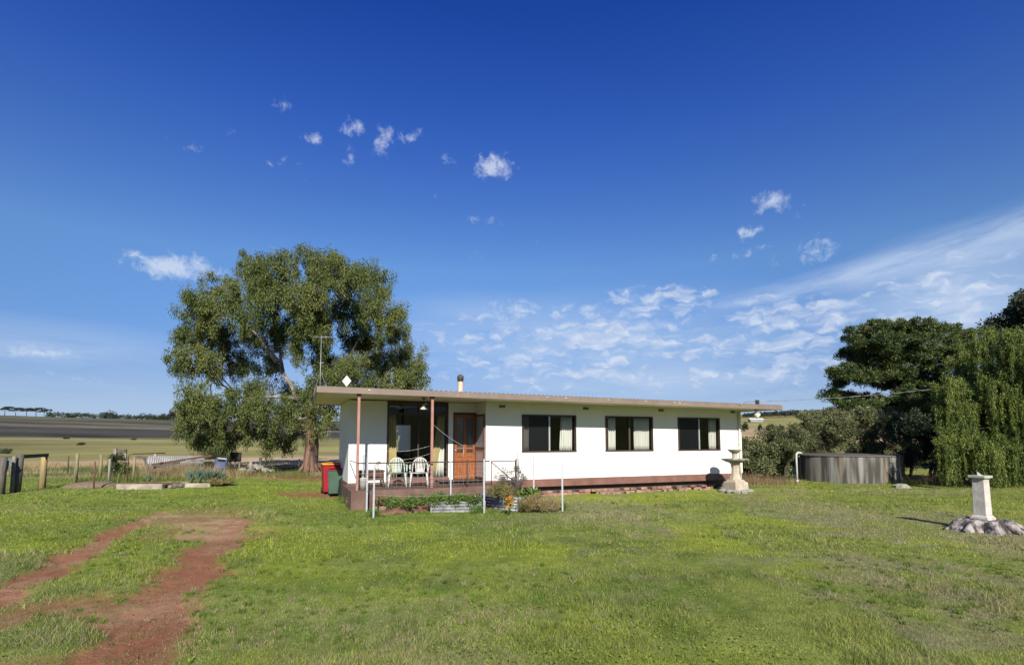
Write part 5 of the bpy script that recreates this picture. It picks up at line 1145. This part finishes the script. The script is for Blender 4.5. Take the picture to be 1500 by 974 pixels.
# mound and sleeper beds
g = gnd(130, 712); tag(MB().lathe([(1.0, -.05), (.8, .07), (.45, .15), (0, .18)], 18, (g.x, g.y + .2, 0), wob=.08, sx=1.15).build('soil_mound', 'soil_pale'), 'low bare soil mound around the rusty picket', 'mound')
g = gnd(208, 716); t = thing('sleeper_bed', 'long garden bed edged by a pale timber sleeper left of the agaves', 'garden bed', g, R(2))
MB().box(-.92, .80, -.09, .09, -.02, .19).build('front_sleeper', 'timber_pale', t, bevel=.015); MB().beam((.92, .15, .08), (1.25, 1.2, .10), .14, .14).build('side_sleeper', 'timber_grey', t, bevel=.02); MB().beam((-.9, 1.2, .1), (1.2, 1.15, .12), .10, .12).build('back_sleeper', 'timber_grey', t, bevel=.02)
MB().sheet(lambda u, v: (-.9 + 1.9 * u, .08 + 1.05 * v, .12 + .10 * vn_(u * 6, v * 5)), 14, 10).build('soil', 'soil', t)
g = gnd(289, 713); t = thing('sleeper_bed', 'short pale timber edged bed holding the agaves', 'garden bed', g, R(1))
MB().box(-.60, .54, -.08, .08, -.02, .15).build('front_sleeper', 'timber_pale', t, bevel=.015); MB().sheet(lambda u, v: (-.5 + 1.6 * u, .08 + 1.1 * v, .08 + .08 * vn_(u * 6, v * 5)), 14, 10).build('soil', 'soil', t)
def agave(px, Y, r, label, n=22):
    x = PX(px, Y); fs = MB()
    for k in range(n):
        a = k * 2.4; el_ = R(48 + 38 * (k / n)); l = r * rnd.uniform(.85, 1.15); pts = []
        dx, dy = math.cos(a), math.sin(a); side = Vector((-dy, dx, 0)); up = Vector((dx * math.cos(el_), dy * math.cos(el_), math.sin(el_)))
        vs = []
        for j, (tt, ww) in enumerate(((0, .5), (.3, 1), (.65, .75), (1, .05))):
            c = up * (l * tt) + Vector((0, 0, .02 - .10 * tt * tt * l)); vs += [c - side * ww * .042 + Vector((0, 0, .012)), c, c + side * ww * .042 + Vector((0, 0, .012))]
        fs.add(vs, [(j * 3 + q, j * 3 + q + 1, (j + 1) * 3 + q + 1, (j + 1) * 3 + q) for j in range(3) for q in range(2)])
    o = fs.build('agave', 'leaf_agave'); o.location = (x, Y, .10); tag(o, label, 'agave', 'agaves in the short bed')
for px, Y, r, lab in ((278, 22.0, .68, 'blue green agave at the left end of the short bed'), (290, 22.1, .72, 'tall blue green agave second from left in the short bed'), (303, 22.4, .66, 'agave in the middle of the short bed'), (315, 22.8, .6, 'paler agave right of the short bed'), (326, 23.0, .5, 'agave at the right end beside the lawn'), (217, 22.8, .35, 'small lone agave in the long sleeper bed')): agave(px, Y, r, lab)
shrub('shrub', 'twiggy dry shrub trailing right of the agaves', 'shrub', 322, 0, 22.3, 1.0, .40, 'leaf_shrub', 30, 40, .06, .02)
